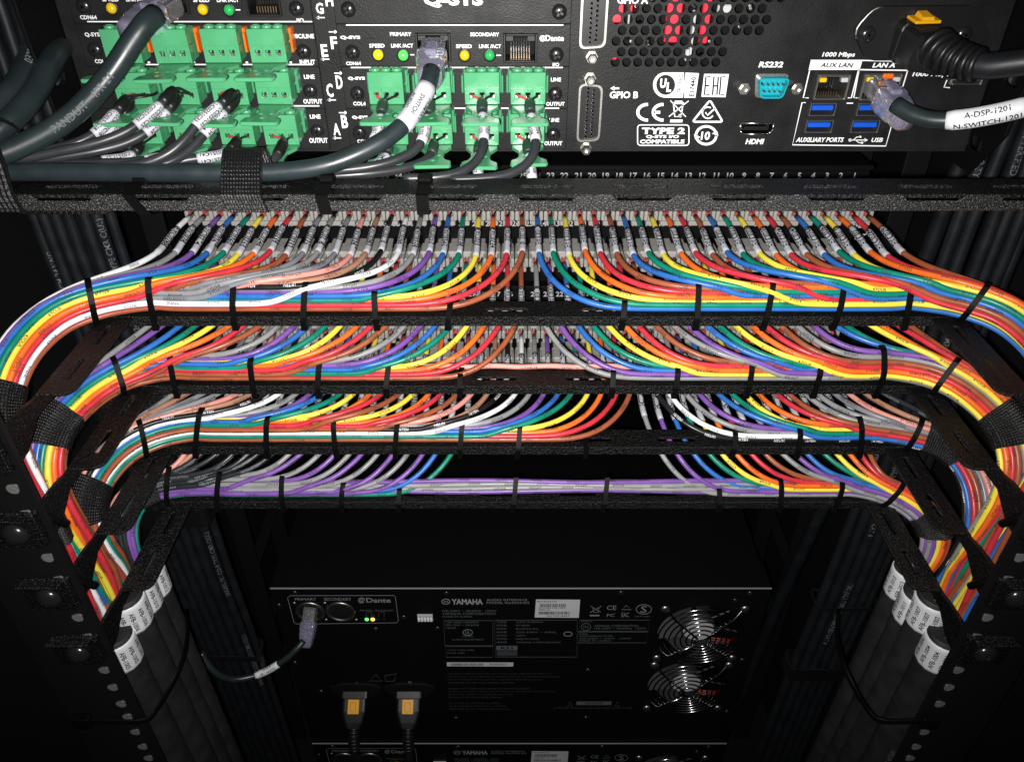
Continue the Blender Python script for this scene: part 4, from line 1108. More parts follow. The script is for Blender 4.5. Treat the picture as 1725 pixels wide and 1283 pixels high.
# ================================================================ green terminal plugs
PX = {'L': [-.1845, -.1622, -.1405, -.1195], 'C': [-.0680, -.0470, -.0243, -.0034]}
PZc = {1: -.0745, 2: -.0925, 3: -.1110}
for X in PX['L']:
    for r in (1, 2, 3):
        mb = MB(); mb.box((X - .0090, QY - .0075, PZc[r] - .0050), (X + .0088, QY - .0018, PZc[r] + .0055), .0005)
        mb.box((X + .0088, QY - .0120, PZc[r] - .0038), (X + .0098, QY - .0070, PZc[r] + .0042), .0003); mb.box((X - .0098, QY - .0120, PZc[r] - .0038), (X - .0088, QY - .0070, PZc[r] + .0042), .0003)
        on(mb.build('terminal_socket', M_ORANGE if r == 1 else M_GREEN2, cardof(0, r)), cardof(0, r))
for X in PX['C']:
    for r in (2, 3):
        mb = MB(); mb.box((X - .0090, QY - .0075, PZc[r] - .0050), (X + .0088, QY - .0018, PZc[r] + .0055), .0005)
        mb.box((X + .0088, QY - .0120, PZc[r] - .0038), (X + .0098, QY - .0070, PZc[r] + .0042), .0003); mb.box((X - .0098, QY - .0120, PZc[r] - .0038), (X - .0088, QY - .0070, PZc[r] + .0042), .0003)
        on(mb.build('terminal_socket', M_GREEN2, cardof(1, r)), cardof(1, r))
def plug_meshes():
    F_ = -.0190                                            # front face, relative to the panel
    hs = []
    for k in (-1, 0, 1): hs.append([(k * .0046 - .0013, -.0042), (k * .0046 + .0013, -.0042), (k * .0046 + .0013, -.0016), (k * .0046 - .0013, -.0016)])
    vs, fs = outline_mesh([(-.0078, -.0068), (.0078, -.0068), (.0078, .0068), (-.0078, .0068)], hs, .0012, .0002)
    mb = MB(); mb.add([(p.x, F_ + .0007 + p.z, p.y) for p in vs], fs)
    mb.box((-.00775, F_ + .0013, .0000), (.00775, -.0076, .00675), .0004)
    mb.box((-.00775, F_ + .0060, -.00675), (.00775, -.0076, -.0001), .0004)
    mb.box((-.00775, F_ + .0013, -.00675), (-.0070, F_ + .0062, -.0001)); mb.box((.0070, F_ + .0013, -.00675), (.00775, F_ + .0062, -.0001)); mb.box((-.0070, F_ + .0013, -.00675), (.0070, F_ + .0062, -.0058))
    for k in (-1, 0, 1):
        mb.lathe((k * .0049, F_ + .0048, .0062), (0, 0, 1), [(0, .0023), (.0016, .0023), (.0018, .0020), (.0018, .0015), (.0002, .0015)], 14)
        for sx in (-1, 1): mb.box((k * .0046 + sx * .0021 - .00018, F_ - .00025, -.0062), (k * .0046 + sx * .0021 + .00018, F_ + .0003, -.0002))
    mb.box((-.0078, F_ - .0003, -.0001), (.0078, F_ + .0003, .0003))
    body = mb.mesh('plug_body', M_GREEN)
    mb = MB()
    for k in (-1, 0, 1):
        mb.box((k * .0046 - .0012, F_ + .0018, -.0041), (k * .0046 + .0012, F_ + .0030, -.0032), 0); mb.box((k * .0046 - .0013, F_ + .0050, -.0043), (k * .0046 + .0013, F_ + .0056, -.0016), 0, 1)
        mb.lathe((k * .0049, F_ + .0048, .0066), (0, 0, 1), [(0, .0014), (.0006, .0014), (.0007, .0004), (.0007, 0)], 10)
    clamp = mb.mesh('wire_clamp', [M_STEEL, M_DARK])
    out = [(-.0072, F_ + .003), (-.0072, F_ - .003), (-.0044, F_ - .0090), (-.0042, F_ - .0165), (-.0054, F_ - .0200), (-.0078, F_ - .0222), (-.0081, F_ - .0265), (-.0075, F_ - .0275),
           (.0075, F_ - .0275), (.0081, F_ - .0265), (.0078, F_ - .0222), (.0054, F_ - .0200), (.0042, F_ - .0165), (.0044, F_ - .0090), (.0072, F_ - .003), (.0072, F_ + .003)]
    vs, fs = outline_mesh(out, [circle(-.0024, F_ - .0150, .0011, 12), circle(.0024, F_ - .0150, .0011, 12), circle(0, F_ - .0215, .0012, 12)], .0016, .0003)
    mb = MB(); mb.add([(p.x, p.y, -.0080 + p.z) for p in vs], fs)
    tab = mb.mesh('strain_relief_tab', M_GREEN)
    return body, clamp, tab
PB, PC, PT = plug_meshes()
def plug(X, Zc, label, tab=True):
    t = thing('terminal_plug', label, 'terminal plug', 'green screw terminal plugs', loc=(X, QY, Zc))
    t.rotation_euler = (R(rng.uniform(-1.2, 1.2)), R(rng.uniform(-1.5, 1.5)), R(rng.uniform(-1.4, 1.4)))      # none sits quite square in its socket
    put('plug_body', PB, t); put('wire_clamp', PC, t)
    if tab: put('strain_relief_tab', PT, t)
    return t
W3 = {1: 'input row, just under the two LED lamps', 2: 'middle row of the block by the rack side', 3: 'bottom row of the block by the rack side'}
P4 = ['by the rack side', 'second in from the rack side', 'third in from the rack side', 'next to the printed slot letters']
for r in (1, 2, 3):
    for i, X in enumerate(PX['L']):
        plug(X, PZc[r], f'green terminal plug {P4[i]}, {["empty orange-socketed input row", "middle row of its block", "bottom row of its block"][r - 1]}')
P5 = ['next to the printed slot letters', 'under the white-sleeved network cable', 'second from the multipin ports', 'closest to the multi-pin ports']
for r in (2, 3):
    for i, X in enumerate(PX['C']):
        plug(X, PZc[r], f'green terminal plug {P5[i]}, {"upper" if r == 2 else "lower"} row of the middle block')
# ================================================================ cables at the processor
def px_path(P, step=.004):
    """curve through (pixel x, pixel y, depth Y)"""
    return catmull([atY(x, y, Y) for x, y, Y in P], step)
def sleeve(pts, S, a, b, r, parent, lines, size, name='label_sleeve', mat_=None, flip=False, angs=None, thick=.0004):
    sp = [at_len(pts, S, a + (b - a) * k / 10)[0] for k in range(11)]
    mb = MB(); mb.tube(sp, [r + .00015] + [r + thick] * 9 + [r + .00015], 14)
    o = mb.build(name, mat_ or M_LABEL, parent)
    ink = MB(); n = len(lines)
    for i, t in enumerate(lines):
        ang = angs[i] if angs else (i - (n - 1) / 2) * (size * 1.35 / r)
        bb = text_mesh(t, .02)[2]; ln = (bb[1] - bb[0]) * size
        print_on_tube(ink, t, pts, S, view_n, (a + b) / 2 - ln / 2, ang, r + thick, size, flip=flip, bold=.02)
    ink.build('lettering', M_INK, o)
    return o
def printed(pts, S, r, txt, size, s0, parent, m, ang=0, flip=False, gap=.02, n=1):
    ink = MB(); s = s0
    for k in range(n):
        s += print_on_tube(ink, txt, pts, S, view_n, s, ang, r, size, flip=flip, bold=.005) + gap
    ink.build('lettering', m, parent)
def rj_plug(base, d, up, parent, boot=M_CLEAR, scale=1.0):
    """clear plug and its boot; base = where it enters the port, d = out of the port"""
    d = norm(d); up = norm(Vector(up) - d * Vector(up).dot(d)); sd = d.cross(up)
    M4 = Matrix((sd, d, up)).transposed().to_4x4(); M4.translation = base
    mb = MB(); mb.box((-.0056, -.004, -.0040), (.0056, .0095, .0040), .0006, M=M4); mb.box((-.0030, -.002, .0040), (.0030, .0060, .0050), .0004, M=M4)
    p = mb.build('clear_plug', M_CLEARP, parent)
    k = MB()
    for i in range(8): k.box(((i - 3.5) * .00105 - .0003, -.0035, -.0034), ((i - 3.5) * .00105 + .0003, .0075, -.0012), 0, i % 2, M=M4)
    k.build('contact', [M_GOLD, M_STEEL], p)
    b = MB(); sec = []
    for y, w, h in ((.0085, .0064, .0050), (.0100, .0069, .0056), (.0150, .0069, .0056), (.0165, .0063, .0052), (.0180, .0066, .0054), (.0225, .0060, .0050), (.0240, .0054, .0046), (.0255, .0056, .0047), (.0300, .0046, .0042)):
        sec.append([M4 @ Vector((x, y, z)) for x, z in rrect(-w, w, -h, h, .0022, 3)])
    n = len(sec[0]); vs = [v for s in sec for v in s]
    b.add(vs, [(i * n + j, i * n + (j + 1) % n, (i + 1) * n + (j + 1) % n, (i + 1) * n + j) for i in range(len(sec) - 1) for j in range(n)] + [tuple(range(n))[::-1], tuple(range((len(sec) - 1) * n, len(sec) * n))], 0, True)
    b.box((-.0028, .0060, .0052), (.0028, .0150, .0068), .0006, M=M4)      # latch guard
    b.build('boot', boot, parent)
    return M4 @ Vector((0, .027, 0))
def netcable(label, path, r, m, plug_at=None, d=(0, -1, 0), up=(0, 0, 1), lab=None):
    pts = px_path(path); S = arclen(pts)
    t = MB().tube(pts, r, 16).build('network_cable', m, None)
    tag(t, label, 'network cable', 'round network cables with clear plugs')
    if plug_at is not None: rj_plug(plug_at, d, up, t)
    return t, pts, S
# --- the one with the white sleeve, from the primary port
b0 = q(731, 84, .004)
net_c, pts, S = netcable('dark network cable with a white sleeve, plugged into the primary port of the processor',
    [(727, 118, .352), (722, 140, .346), (708, 168, .341), (684, 205, .334), (650, 234, .326), (604, 259, .320), (548, 279, .316), (480, 289, .3145), (400, 291.5, .3140), (300, 291.5, .3135), (200, 291, .3135), (100, 290, .3135), (30, 290, .313), (-40, 292, .312)], .0038, M_TEAL, b0, (0, -1, -.22))
sleeve(pts, S, .0085, .0300, .0038, net_c, ['AUDIO', 'SWITCH', 'PRIMARY'], .0026, thick=.0005, mat_=M_SLEEVE)
# --- thick one from the upper port
b1 = q(282, 12, .004)
net_l, pts, S = netcable('thick slate network cable curving from the upper port down past the empty green plugs',
    [(262, 26, .352), (246, 40, .346), (222, 72, .341), (196, 112, .336), (164, 152, .331), (126, 190, .326), (84, 221, .321), (40, 244, .316), (-5, 262, .311), (-60, 278, .305)], .0046, M_TEAL, b1, (-.28, -1, -.2), (.1, 0, 1))
printed(pts, S, .0046, 'PANDUIT   4PR 24', .0042, .032, net_l, M_DIMINK, .05, flip=True)
# --- white-labelled one from port LAN A
b2 = q(1479, 146, .002)
net_r, pts, S = netcable('dark network cable with a white printed flag label, plugged into the lower LAN port',
    [(1508, 176, .352), (1530, 190, .346), (1562, 201, .340), (1600, 203, .335), (1650, 197, .330), (1712, 184, .325), (1780, 165, .320)], .0036, M_TEAL, b2, (.16, -1, -.30))
sleeve(pts, S, .0235, .0535, .0036, net_r, ['A-DSP-1201', 'N-SWITCH-1201'], .0034, angs=[.30, -.75], thick=.0006)
k = MB(); p = q(1490, 133, .006); k.box((p.x - .0028, p.y - .002, p.z - .0042), (p.x + .0028, p.y, p.z - .0008), .0006); k.box((p.x - .0016, p.y - .0022, p.z + .0004), (p.x + .0034, p.y, p.z + .0026), .0006)
k.build('coloured_clip', M_ORANGE, net_r)
# --- thick cables coming out of the side and down into the strap
def plain(label, path, r, m, cat='cable', name='thick_cable', group='thick dark cables beside the processor', txt=None, size=.004, ink=None, s0=.01, step=.004, ang=.0, flip=False, n=1, gap=.02):
    pts = px_path(path, step); S = arclen(pts)
    t = MB().tube(pts, r, 14).build(name, m, None); tag(t, label, cat, group)
    if txt: printed(pts, S, r, txt, size, s0, t, ink or M_DIMINK, ang, flip, gap, n)
    return t
plain('short thick slate cable bent over beside the processor ear, the lower of two', [(104, 78, .385), (93, 92, .370), (80, 116, .357), (62, 150, .344), (36, 184, .332), (4, 214, .322), (-40, 245, .314)], .0050, M_TEAL)
plain('thick slate cable with grey printing, just above another thick bent cable by the processor ear', [(66, -10, .40), (60, 60, .378), (50, 95, .362), (34, 130, .347), (10, 160, .334), (-30, 195, .322)], .0046, M_TEAL, txt='0325   331', size=.0046, ink=M_GREYINK, s0=.035, flip=True)

# --- small grey cables of the terminal plugs
def audio_cable(label, path, stub, lab_at, txt, r=.00205, conductors=True, plug_xz=None, hs=M_PLASTIC):
    pts = px_path(path, .003); S = arclen(pts)
    t = MB().tube(pts, r, 12).build('audio_cable', M_GREYCAB, None)
    tag(t, label, 'audio cable', 'grey audio cables of the terminal plugs')
    h = MB(); sp = [at_len(pts, S, stub * k / 6)[0] for k in range(7)]
    h.tube(sp, [r * .75, r + .0004, r + .0005, r + .0005, r + .0005, r + .0005, r + .0002], 12); h.build('heat_shrink', hs, t)
    if lab_at: sleeve(pts, S, lab_at, lab_at + .0145, r, t, [txt, txt], .0024, angs=[-.55, .65], mat_=M_SLEEVE)
    if conductors:
        X, Z = plug_xz; y = QY - .0175; p0 = pts[0]; d = norm(pts[0] - pts[2])
        for k, m in ((-1, M_REDCOND), (0, M_BLACKCOND), (1, M_BLACKCOND)):
            e = Vector((X + k * .0046, y, Z - .0030))
            MB().tube(catmull([p0 - d * .002 + Vector((k * .0004, 0, 0)), p0 + d * .0015 + Vector((k * .0012, 0, 0)), e.lerp(p0, .4) + Vector((k * .001, 0, .0004)), e, e + Vector((0, .004, 0))], .002), .00062, 6).build('conductor', m, t)
    return t
C = PX['C']; L = PX['L']
ac = [
 ('grey audio cable hanging from the upper plug next to the printed slot letters', [(646, 172, .3600), (643, 186, .3540), (640, 206, .3470), (633, 230, .3400), (616, 252, .3340), (582, 268, .3290), (530, 281, .3250), (470, 286, .3230), (400, 288, .3220)], .0085, .0105, 'AMC0101', (C[0], PZc[2])),
 ('grey audio cable hanging from the upper plug beneath the network cable', [(726, 172, .3600), (722, 188, .3540), (718, 208, .3470), (712, 234, .3400), (696, 255, .3340), (660, 272, .3285), (610, 283, .3245), (550, 288, .3225), (480, 290, .3215)], .0085, .0105, 'AMC0102', (C[1], PZc[2])),
 ('grey audio cable with looped white print, from the upper plug second from the multipin ports', [(812, 170, .3600), (812, 186, .3530), (814, 206, .3460), (815, 232, .3390), (811, 255, .3330), (798, 276, .3280), (770, 292, .3235), (730, 299, .3205), (680, 301, .3195)], .0085, .0105, 'AMC0103', (C[2], PZc[2])),
 ('grey audio cable from the upper plug closest to the multipin ports', [(892, 171, .3600), (893, 187, .3530), (897, 208, .3460), (902, 234, .3390), (899, 258, .3330), (885, 278, .3280), (855, 294, .3235), (810, 301, .3205), (760, 303, .3195)], .0085, .0105, 'AMC0104', (C[3], PZc[2])),
 ('grey audio cable from the lower plug next to the printed slot letters', [(655, 242, .3590), (653, 256, .3530), (648, 268, .3470), (630, 280, .3410), (596, 290, .3360), (540, 296, .3320)], .0080, .0100, 'AMC0105', (C[0], PZc[3])),
 ('grey audio cable from the lower plug beneath the network cable', [(731, 240, .3590), (728, 256, .3520), (716, 270, .3460), (690, 281, .3400), (650, 289, .3350), (600, 294, .3310), (540, 297, .3290)], .0090, None, '', (C[1], PZc[3])),
 ('grey audio cable from the lower plug second from the multipin ports', [(808, 240, .3590), (806, 256, .3520), (805, 274, .3450), (806, 296, .3390), (810, 322, .3330)], .0080, .0095, 'AMC0107', (C[2], PZc[3])),
 ('grey audio cable from the lower plug closest to the multipin ports', [(888, 240, .3590), (890, 258, .3520), (893, 276, .3450), (896, 298, .3390), (899, 325, .3330)], .0080, .0095, 'AMC0108', (C[3], PZc[3])),
]
for lab, P, st, la, tx, pz_ in ac: audio_cable(lab, P, st, la, tx, plug_xz=pz_, hs=M_GREENCOND)
# pairs from the block by the rack side
lc = [
 ('grey audio cable with a white sleeve, upper of the pair close to the rack side', [(214, 166, .3560), (203, 180, .3500), (186, 200, .3430), (164, 222, .3370), (130, 240, .3310), (86, 252, .3260), (30, 259, .3220), (-30, 262, .3190)], .0090, .0105, 'LC0251C18', (L[0] + .004, PZc[2])),
 ('grey audio cable with a white sleeve, lower of the pair close to the rack side', [(220, 170, .3600), (212, 186, .3550), (197, 207, .3490), (176, 228, .3420), (140, 246, .3350), (92, 258, .3290), (30, 264, .3240), (-30, 267, .3200)], .0090, .0105, 'LC0251C19', (L[0] + .004, PZc[2])),
 ('glossy grey sleeved audio cable, upper of the pair on the second plug, middle row', [(292, 152, .3540), (280, 166, .3480), (262, 184, .3420), (238, 205, .3360), (204, 226, .3300), (158, 242, .3250), (100, 255, .3210), (40, 266, .3180), (-30, 270, .3150)], .0095, .0110, 'LC0251C25', (L[1], PZc[2])),
 ('grey sleeved audio cable, lower of the pair on the second plug, middle row', [(300, 160, .3600), (290, 176, .3540), (272, 198, .3480), (248, 222, .3410), (212, 241, .3350), (164, 254, .3290), (104, 264, .3240), (40, 272, .3200), (-30, 275, .3170)], .0095, .0110, 'LC0251C26', (L[1], PZc[2])),
 ('grey sleeved audio cable, upper of the pair on the third plug, middle row', [(392, 156, .3540), (380, 168, .3480), (362, 184, .3420), (334, 208, .3360), (312, 234, .3300), (286, 257, .3250), (248, 274, .3210), (200, 281, .3190), (120, 282, .3180), (30, 280, .3165), (-30, 280, .315)], .0095, .0110, 'LC0251C33', (L[2], PZc[2])),
 ('grey audio cable with white marks, lower of the pair on the third plug, middle row', [(398, 164, .3600), (388, 178, .3540), (370, 198, .3480), (344, 226, .3410), (322, 250, .3350), (296, 268, .3290), (258, 281, .3240), (200, 287, .3210), (120, 288, .3195), (30, 286, .318), (-30, 286, .317)], .0095, .0110, 'LC0251C34', (L[2], PZc[2])),
 ('grey audio cable with a sleeve lying level, from the third plug of the bottom row', [(400, 236, .3560), (392, 248, .3500), (376, 260, .3440), (352, 265, .3400), (318, 269, .3370), (280, 277, .3330), (220, 283, .3290), (140, 285, .3260)], .0085, .0100, 'LC0251C41', (L[2], PZc[3])),
 ('grey audio cable passing behind the woven strap, from the bottom plug beside the slot letters', [(478, 238, .3560), (472, 252, .3500), (462, 268, .3430), (440, 282, .3370), (400, 291, .3330), (340, 296, .3300)], .0110, None, '', (L[3], PZc[3])),
 ('short grey audio cable with a sleeve, from the second plug of the bottom row', [(305, 240, .3560), (296, 254, .3500), (282, 263, .3440), (258, 268, .3390), (224, 273, .3340), (170, 275, .3290), (90, 276, .3250)], .0070, .0085, 'LC0251C50', (L[1], PZc[3])),
 ('short grey audio cable with a sleeve, from the bottom plug nearest the rack side', [(236, 244, .3560), (228, 256, .3500), (212, 266, .3440), (184, 270, .3390), (150, 273, .3340), (90, 275, .3290)], .0070, .0085, 'LC0251C57', (L[0], PZc[3])),
]
for lab, P, st, la, tx, pz_ in lc: audio_cable(lab, P, st, la, tx, plug_xz=pz_)

# --- power cord of the processor
pc = px_path([(1568, 72, .352), (1588, 88, .345), (1622, 104, .338), (1660, 112, .331), (1710, 107, .325), (1780, 98, .318)], .003); S = arclen(pc)
t = MB().tube(pc, .0052, 16).build('power_cord', M_RUBBER, None); tag(t, 'thick black power cord with a yellow lock on its plug, at the top edge', 'power cord', 'black power cords with yellow locks')
a, b = q(1486, 98, .004), q(1596, 18, .004)
mb = MB(); c = Vector(((a.x + b.x) / 2, QY, (a.z + b.z) / 2)); W_ = (b.x - a.x) / 2; H_ = (b.z - a.z) / 2
d = norm(Vector((.16, -1, -.16))); up = norm(Vector((0, 0, 1)) - d * d.z); sd = d.cross(up)
if sd.x < 0: sd = -sd
M4 = Matrix((sd, d, up)).transposed().to_4x4(); M4.translation = c - Vector((0, 0, .0022))
sec = []
for y, w, h in ((-.002, 1, 1), (.006, 1, 1), (.0065, .95, .93), (.018, .93, .90), (.024, .72, .72), (.029, .60, .62)):
    sec.append([M4 @ Vector((x, y, z)) for x, z in rrect(-W_ * w * .80, W_ * w * .80, -H_ * h * .92, H_ * h * .92, .0035, 3)])
n = len(sec[0]); mb.add([v for s in sec for v in s], [(i * n + j, i * n + (j + 1) % n, (i + 1) * n + (j + 1) % n, (i + 1) * n + j) for i in range(len(sec) - 1) for j in range(n)] + [tuple(range(n)), tuple(range((len(sec) - 1) * n, len(sec) * n))])
for k in range(5): mb.box((-W_ * .62, .0085 + k * .0019, H_ * .82), (W_ * .62, .0094 + k * .0019, H_ * .88), .0002, M=M4)
mb.build('plug', M_PLASTIC, t)
mb = MB(); 
for k in range(7):
    p, i, f = at_len(pc, S, .004 + k * .0032); dd = norm(pc[i + 1] - pc[i]); mb.lathe(p - dd * .0011, dd, [(0, .0062 - k * .0001), (.0003, .0083 - k * .0002), (.0018, .0081 - k * .0002), (.0022, .0060)], 20)
mb.build('strain_relief', M_PLASTIC, t)
mb = MB(); mb.box((-.0062, .0015, H_ * .93), (.0062, .0095, H_ * .93 + .0014), .0003, M=M4)
v = [M4 @ Vector(p) for p in ((-.0026, .0016, H_ * .93 + .0013), (.0026, .0016, H_ * .93 + .0013), (.0030, .0088, H_ * .93 + .0013), (-.0030, .0088, H_ * .93 + .0013), (-.0022, .0022, H_ * .93 + .0034), (.0022, .0022, H_ * .93 + .0034), (.0026, .0082, H_ * .93 + .0026), (-.0026, .0082, H_ * .93 + .0026))]
mb.add(v, [(4, 5, 6, 7), (0, 1, 5, 4), (1, 2, 6, 5), (2, 3, 7, 6), (3, 0, 4, 7)]); mb.build('lock_button', M_YELLOWLOCK, t)

# --- straps and ties on the top bar
def yz_strap(x0, x1, circ, label, skew=0, n=28, m=110, drop=()):
    """a strap in the upright plane round round cables (y, z, r) and the top bar"""
    Q = []
    for y, z, r in circ: Q += [(y + (r + .0012) * math.cos(g), z + (r + .0012) * math.sin(g)) for g in [2 * math.pi * k / 16 for k in range(16)]]
    Q += list(drop)
    H = resample(hull2(Q), m)
    for _ in range(2): H = [((H[j - 1][0] + 2 * H[j][0] + H[(j + 1) % m][0]) / 4, (H[j - 1][1] + 2 * H[j][1] + H[(j + 1) % m][1]) / 4) for j in range(m)]
    zc = sum(h[1] for h in H) / m
    rings = [[Vector((x0 + (x1 - x0) * i / (n - 1) + skew * (h[1] - zc), h[0], h[1])) for h in H] for i in range(n)]
    return strap_from_rings(rings, 'hook_strap', label)
bar1 = ((B1_Y - .0030, B1_Z - .0068), (B1_Y - .0030, B1_Z + .0006), (B1_Y + .021, B1_Z - .002))
pB = atY(420, 291, .3140)
yz_strap(pB.x - .0085, pB.x + .0080, [(pB.y, pB.z, .0040), (pB.y + .006, pB.z + .004, .003)], 'woven black strap tying the slate network cable to the top bar', skew=-.25, drop=bar1)
pB = atY(-2, 270, .3130)
yz_strap(pB.x - .020, pB.x + .009, [(.3125, -.1095, .0045), (.317, -.100, .005), (.313, -.097, .005)], 'wide woven black strap gathering the slate cables at the edge of the top bar', skew=-.2, drop=bar1)
def small_tie(px, lab, skew, ribs=False):
    x = atY(px, 335, B1_Y).x
    H = hull2([(B1_Y - .0032, B1_Z - .0075), (B1_Y - .0032, B1_Z + .0010), (B1_Y + .012, B1_Z + .0026), (B1_Y + .014, B1_Z - .003), (B1_Y + .004, B1_Z - .0095)])
    H = resample(H, 30); mb = MB(); vs = []; fs = []
    for y, z in H:
        for a in (-.0026, .0026): vs.append((x + a + skew * min(0, z - B1_Z), y, z))
    m = len(H)
    mb.add(vs, [(2 * i, 2 * i + 1, 2 * ((i + 1) % m) + 1, 2 * ((i + 1) % m)) for i in range(m)])
    for k in range(8): mb.box((x - .0022 + skew * (-.0008 * k), B1_Y - .0036, B1_Z - .0002 - k * .0009), (x + .0022 + skew * (-.0008 * k), B1_Y - .0030, B1_Z + .0003 - k * .0009))
    o = mb.build('cable_tie', M_TIE, None); tag(o, lab, 'cable tie', 'black cable ties round the wire bundles')
    mb = MB(); mb.box((x - .0030, B1_Y + .0085, B1_Z + .0006), (x + .0030, B1_Y + .0135, B1_Z + .0042), .0006); mb.build('ratchet_head', M_TIE, o)
small_tie(225, 'slanting flat black tie on the lip of the top bar, close to the wide strap', -.6)
small_tie(545, 'ribbed tie on the lip of the top bar, between strap and white-sleeved cable', -.15)
small_tie(713, 'ribbed black tie on the lip of the top bar, below the white-sleeved network cable', .0)
# ================================================================ thick jackets that the coloured wires run into
def jacket(label, x, y, z0, r, sg, lines, drift=0):
    pts = catmull([(x, y, z0 + .004), (x, y, z0 - .03), (x - sg * drift * .2, y + .001, z0 - .12), (x - sg * drift * .7, y + .002, z0 - .25), (x - sg * drift, y + .003, z0 - .55)], .012); S = arclen(pts)
    t = MB().tube(pts, [r * .96, r] + [r * (1 + .012 * math.sin(i * 1.7)) for i in range(len(pts) - 2)], 22).build('multicore_cable', M_TRUNK, None)
    tag(t, label, 'multicore cable', 'thick black multicore cables')
    if lines:
        sleeve(pts, S, .004, .027, r, t, lines, .0038, thick=.0006, flip=(sg > 0), mat_=M_LABEL)
        if sg > 0 and lines[0] in ('AFB-1007', 'AFB-1004'): printed(pts, S, r, '16PR24 SHIELDED 100 OHM', .0046, .045 if lines[0] == 'AFB-1007' else .11, t, M_DIMINK, .45, flip=(sg < 0))
    return t
for sg in (-1, 1):
    s = SIDE[sg]; B = lambda k: BUN[(k, sg)].P[-1]
    for k, no, rr in ((2, '1005' if sg < 0 else '1004', .0108), (3, '1006' if sg < 0 else '1007', .0110), (4, '1010' if sg < 0 else '1011', .0100), (5, '1012' if sg < 0 else '1013', .0092)):
        p = B(k)
        nm = {2: 'frontmost of its group', 3: 'second of its group', 4: 'third of its group', 5: 'rearmost of its group'}[k]
        jacket(f'thick black multicore cable, white label, {nm}, {s}', p.x, p.y, p.z, rr, sg, [f'AFB-{no}'] * 5, drift=.004)
    # loop of thin black strap from the rail round the jackets
    P = [atY(CX + sg * (722 - (0 if sg < 0 else 20)), 1213, RAIL_Y - .004), atY(CX + sg * 625, 1214, RAIL_Y - .002), atY(CX + sg * 600, 1196, .258), atY(CX + sg * 572, 1150, .268), atY(CX + sg * 555, 1110, .282), atY(CX + sg * 547, 1070, .305), atY(CX + sg * 549, 1030, .325)]
    pts = catmull(P, .004); t = MB().tube(pts, .0024, 8, flat=.35).build('tie_strap', M_TIE, None)
    tag(t, f'thin black strap looped from the rail round the thick multicore cables, {s}', 'strap')
    mb = MB(); c = P[0]; mb.box((c.x - .005, c.y - .003, c.z - .005), (c.x + .005, c.y + .002, c.z + .005), .0008); mb.build('buckle', M_TIE, t)
    # hooks of the wire bundles at the ears
    for k in (3, 4):
        bz = BAR_Z[k] - .012; x = sg * .2235
        h = MB().tube(catmull([(x, .262, bz - .006), (x + sg * .002, .258, bz + .002), (x + sg * .006, .256, bz + .006), (x + sg * .010, .258, bz + .002)], .001), .0019, 8).build('rubber_clip', M_TIE, None)
        tag(h, f'small black clip at the ear of the {"second" if k == 3 else "third"} row of wires, {s}', 'clip')

# ================================================================ black cable trunks running down inside the rack
rt = random.Random(5)
def tname(i, n):
    front = n - (3 if n == 9 else 2)
    if i < front: return ('against the rack wall' if (i == 0) == (n == 9) and i in (0, front - 1) else ORD[i] + (' from the rack wall' if n == 9 else ' from the rack middle')) + ', front layer'
    return ORD[i - front] + ' of the rear layer'
def trunk(sg, spots, tops, texts):
    s = SIDE[sg]
    for i, (x, y, r) in enumerate(spots):
        wob = rt.uniform(-.002, .002)
        pts = catmull([(x, y, .08), (x + wob, y, -.05), (x - wob, y + .001, -.18), (x + wob * .5 - sg * .001, y, -.30), (x - sg * .003, y, -.45), (x - sg * .007, y + .003, -.62), (x - sg * .012, y + .005, -.95)], .02); S = arclen(pts)
        t = MB().tube(pts, r, 12).build('trunk_cable', M_RUBBER, None)
        tag(t, f'black trunk cable behind the wires, {s}, {tname(i, len(spots))}', 'trunk cable', f'black trunk cables on the {s}')
        if texts[i]: printed(pts, S, r, texts[i], .0046, .10 + .03 * i, t, M_DIMINK, .2, flip=(sg < 0), gap=.05, n=4)
trunk(-1, [(-.2750, .401, .0034), (-.2680, .399, .0035), (-.2605, .398, .0035), (-.2530, .398, .0036), (-.2455, .399, .0036), (-.2385, .400, .0034), (-.2640, .405, .0034), (-.2560, .405, .0034), (-.2330, .404, .0030)], None,
      ['TYPE CM 24AWG', None, None, None, 'HNNH E302', '24AWG FR1 CO-9 TYPE CMR C(UL)', None, None, None])
trunk(1, [(.2290, .386, .0034), (.2365, .384, .0036), (.2440, .383, .0036), (.2515, .383, .0036), (.2590, .384, .0036), (.2660, .386, .0034), (.2400, .391, .0034), (.2480, .391, .0034)], None,
      ['E302 CO-9 TYPE CMR', None, '75C (UL) TYPE CMR VERIFIED CAT 6', None, None, None, None, None])
def trunk_band(sg, z, x0, x1, y0, y1, hgt, lab, weave=False):
    mb = MB(); L_ = resample(soft([(x0, y0), (x1, y0), (x1, y1), (x0, y1)], .0045, 4), 120 if weave else 40); n = 26 if weave else 10
    rings = [[Vector((x, y, z + hgt * (i / (n - 1) - .5))) for x, y in L_] for i in range(n)]
    o = strap_from_rings(rings, 'hook_strap', lab, weave=weave)
trunk_band(-1, -.395, -.281, -.2275, .392, .411, .016, 'broad plain black strap round the trunk cables, green-plug side, level with the lowest bar')
trunk_band(-1, -.56, -.277, -.222, .394, .413, .006, 'thin plain black strap round the trunk cables, green-plug side, low in the rack')
trunk_band(1, -.360, .2225, .272, .377, .397, .018, 'broad plain black strap round the trunk cables, power-plug side, level with the lowest bar')
trunk_band(1, -.475, .2200, .269, .377, .397, .003, 'thin shiny tie round the trunk cables, power-plug side, halfway down')
trunk_band(1, -.560, .2170, .266, .379, .399, .014, 'broad plain black strap round the trunk cables, power-plug side, low in the rack')
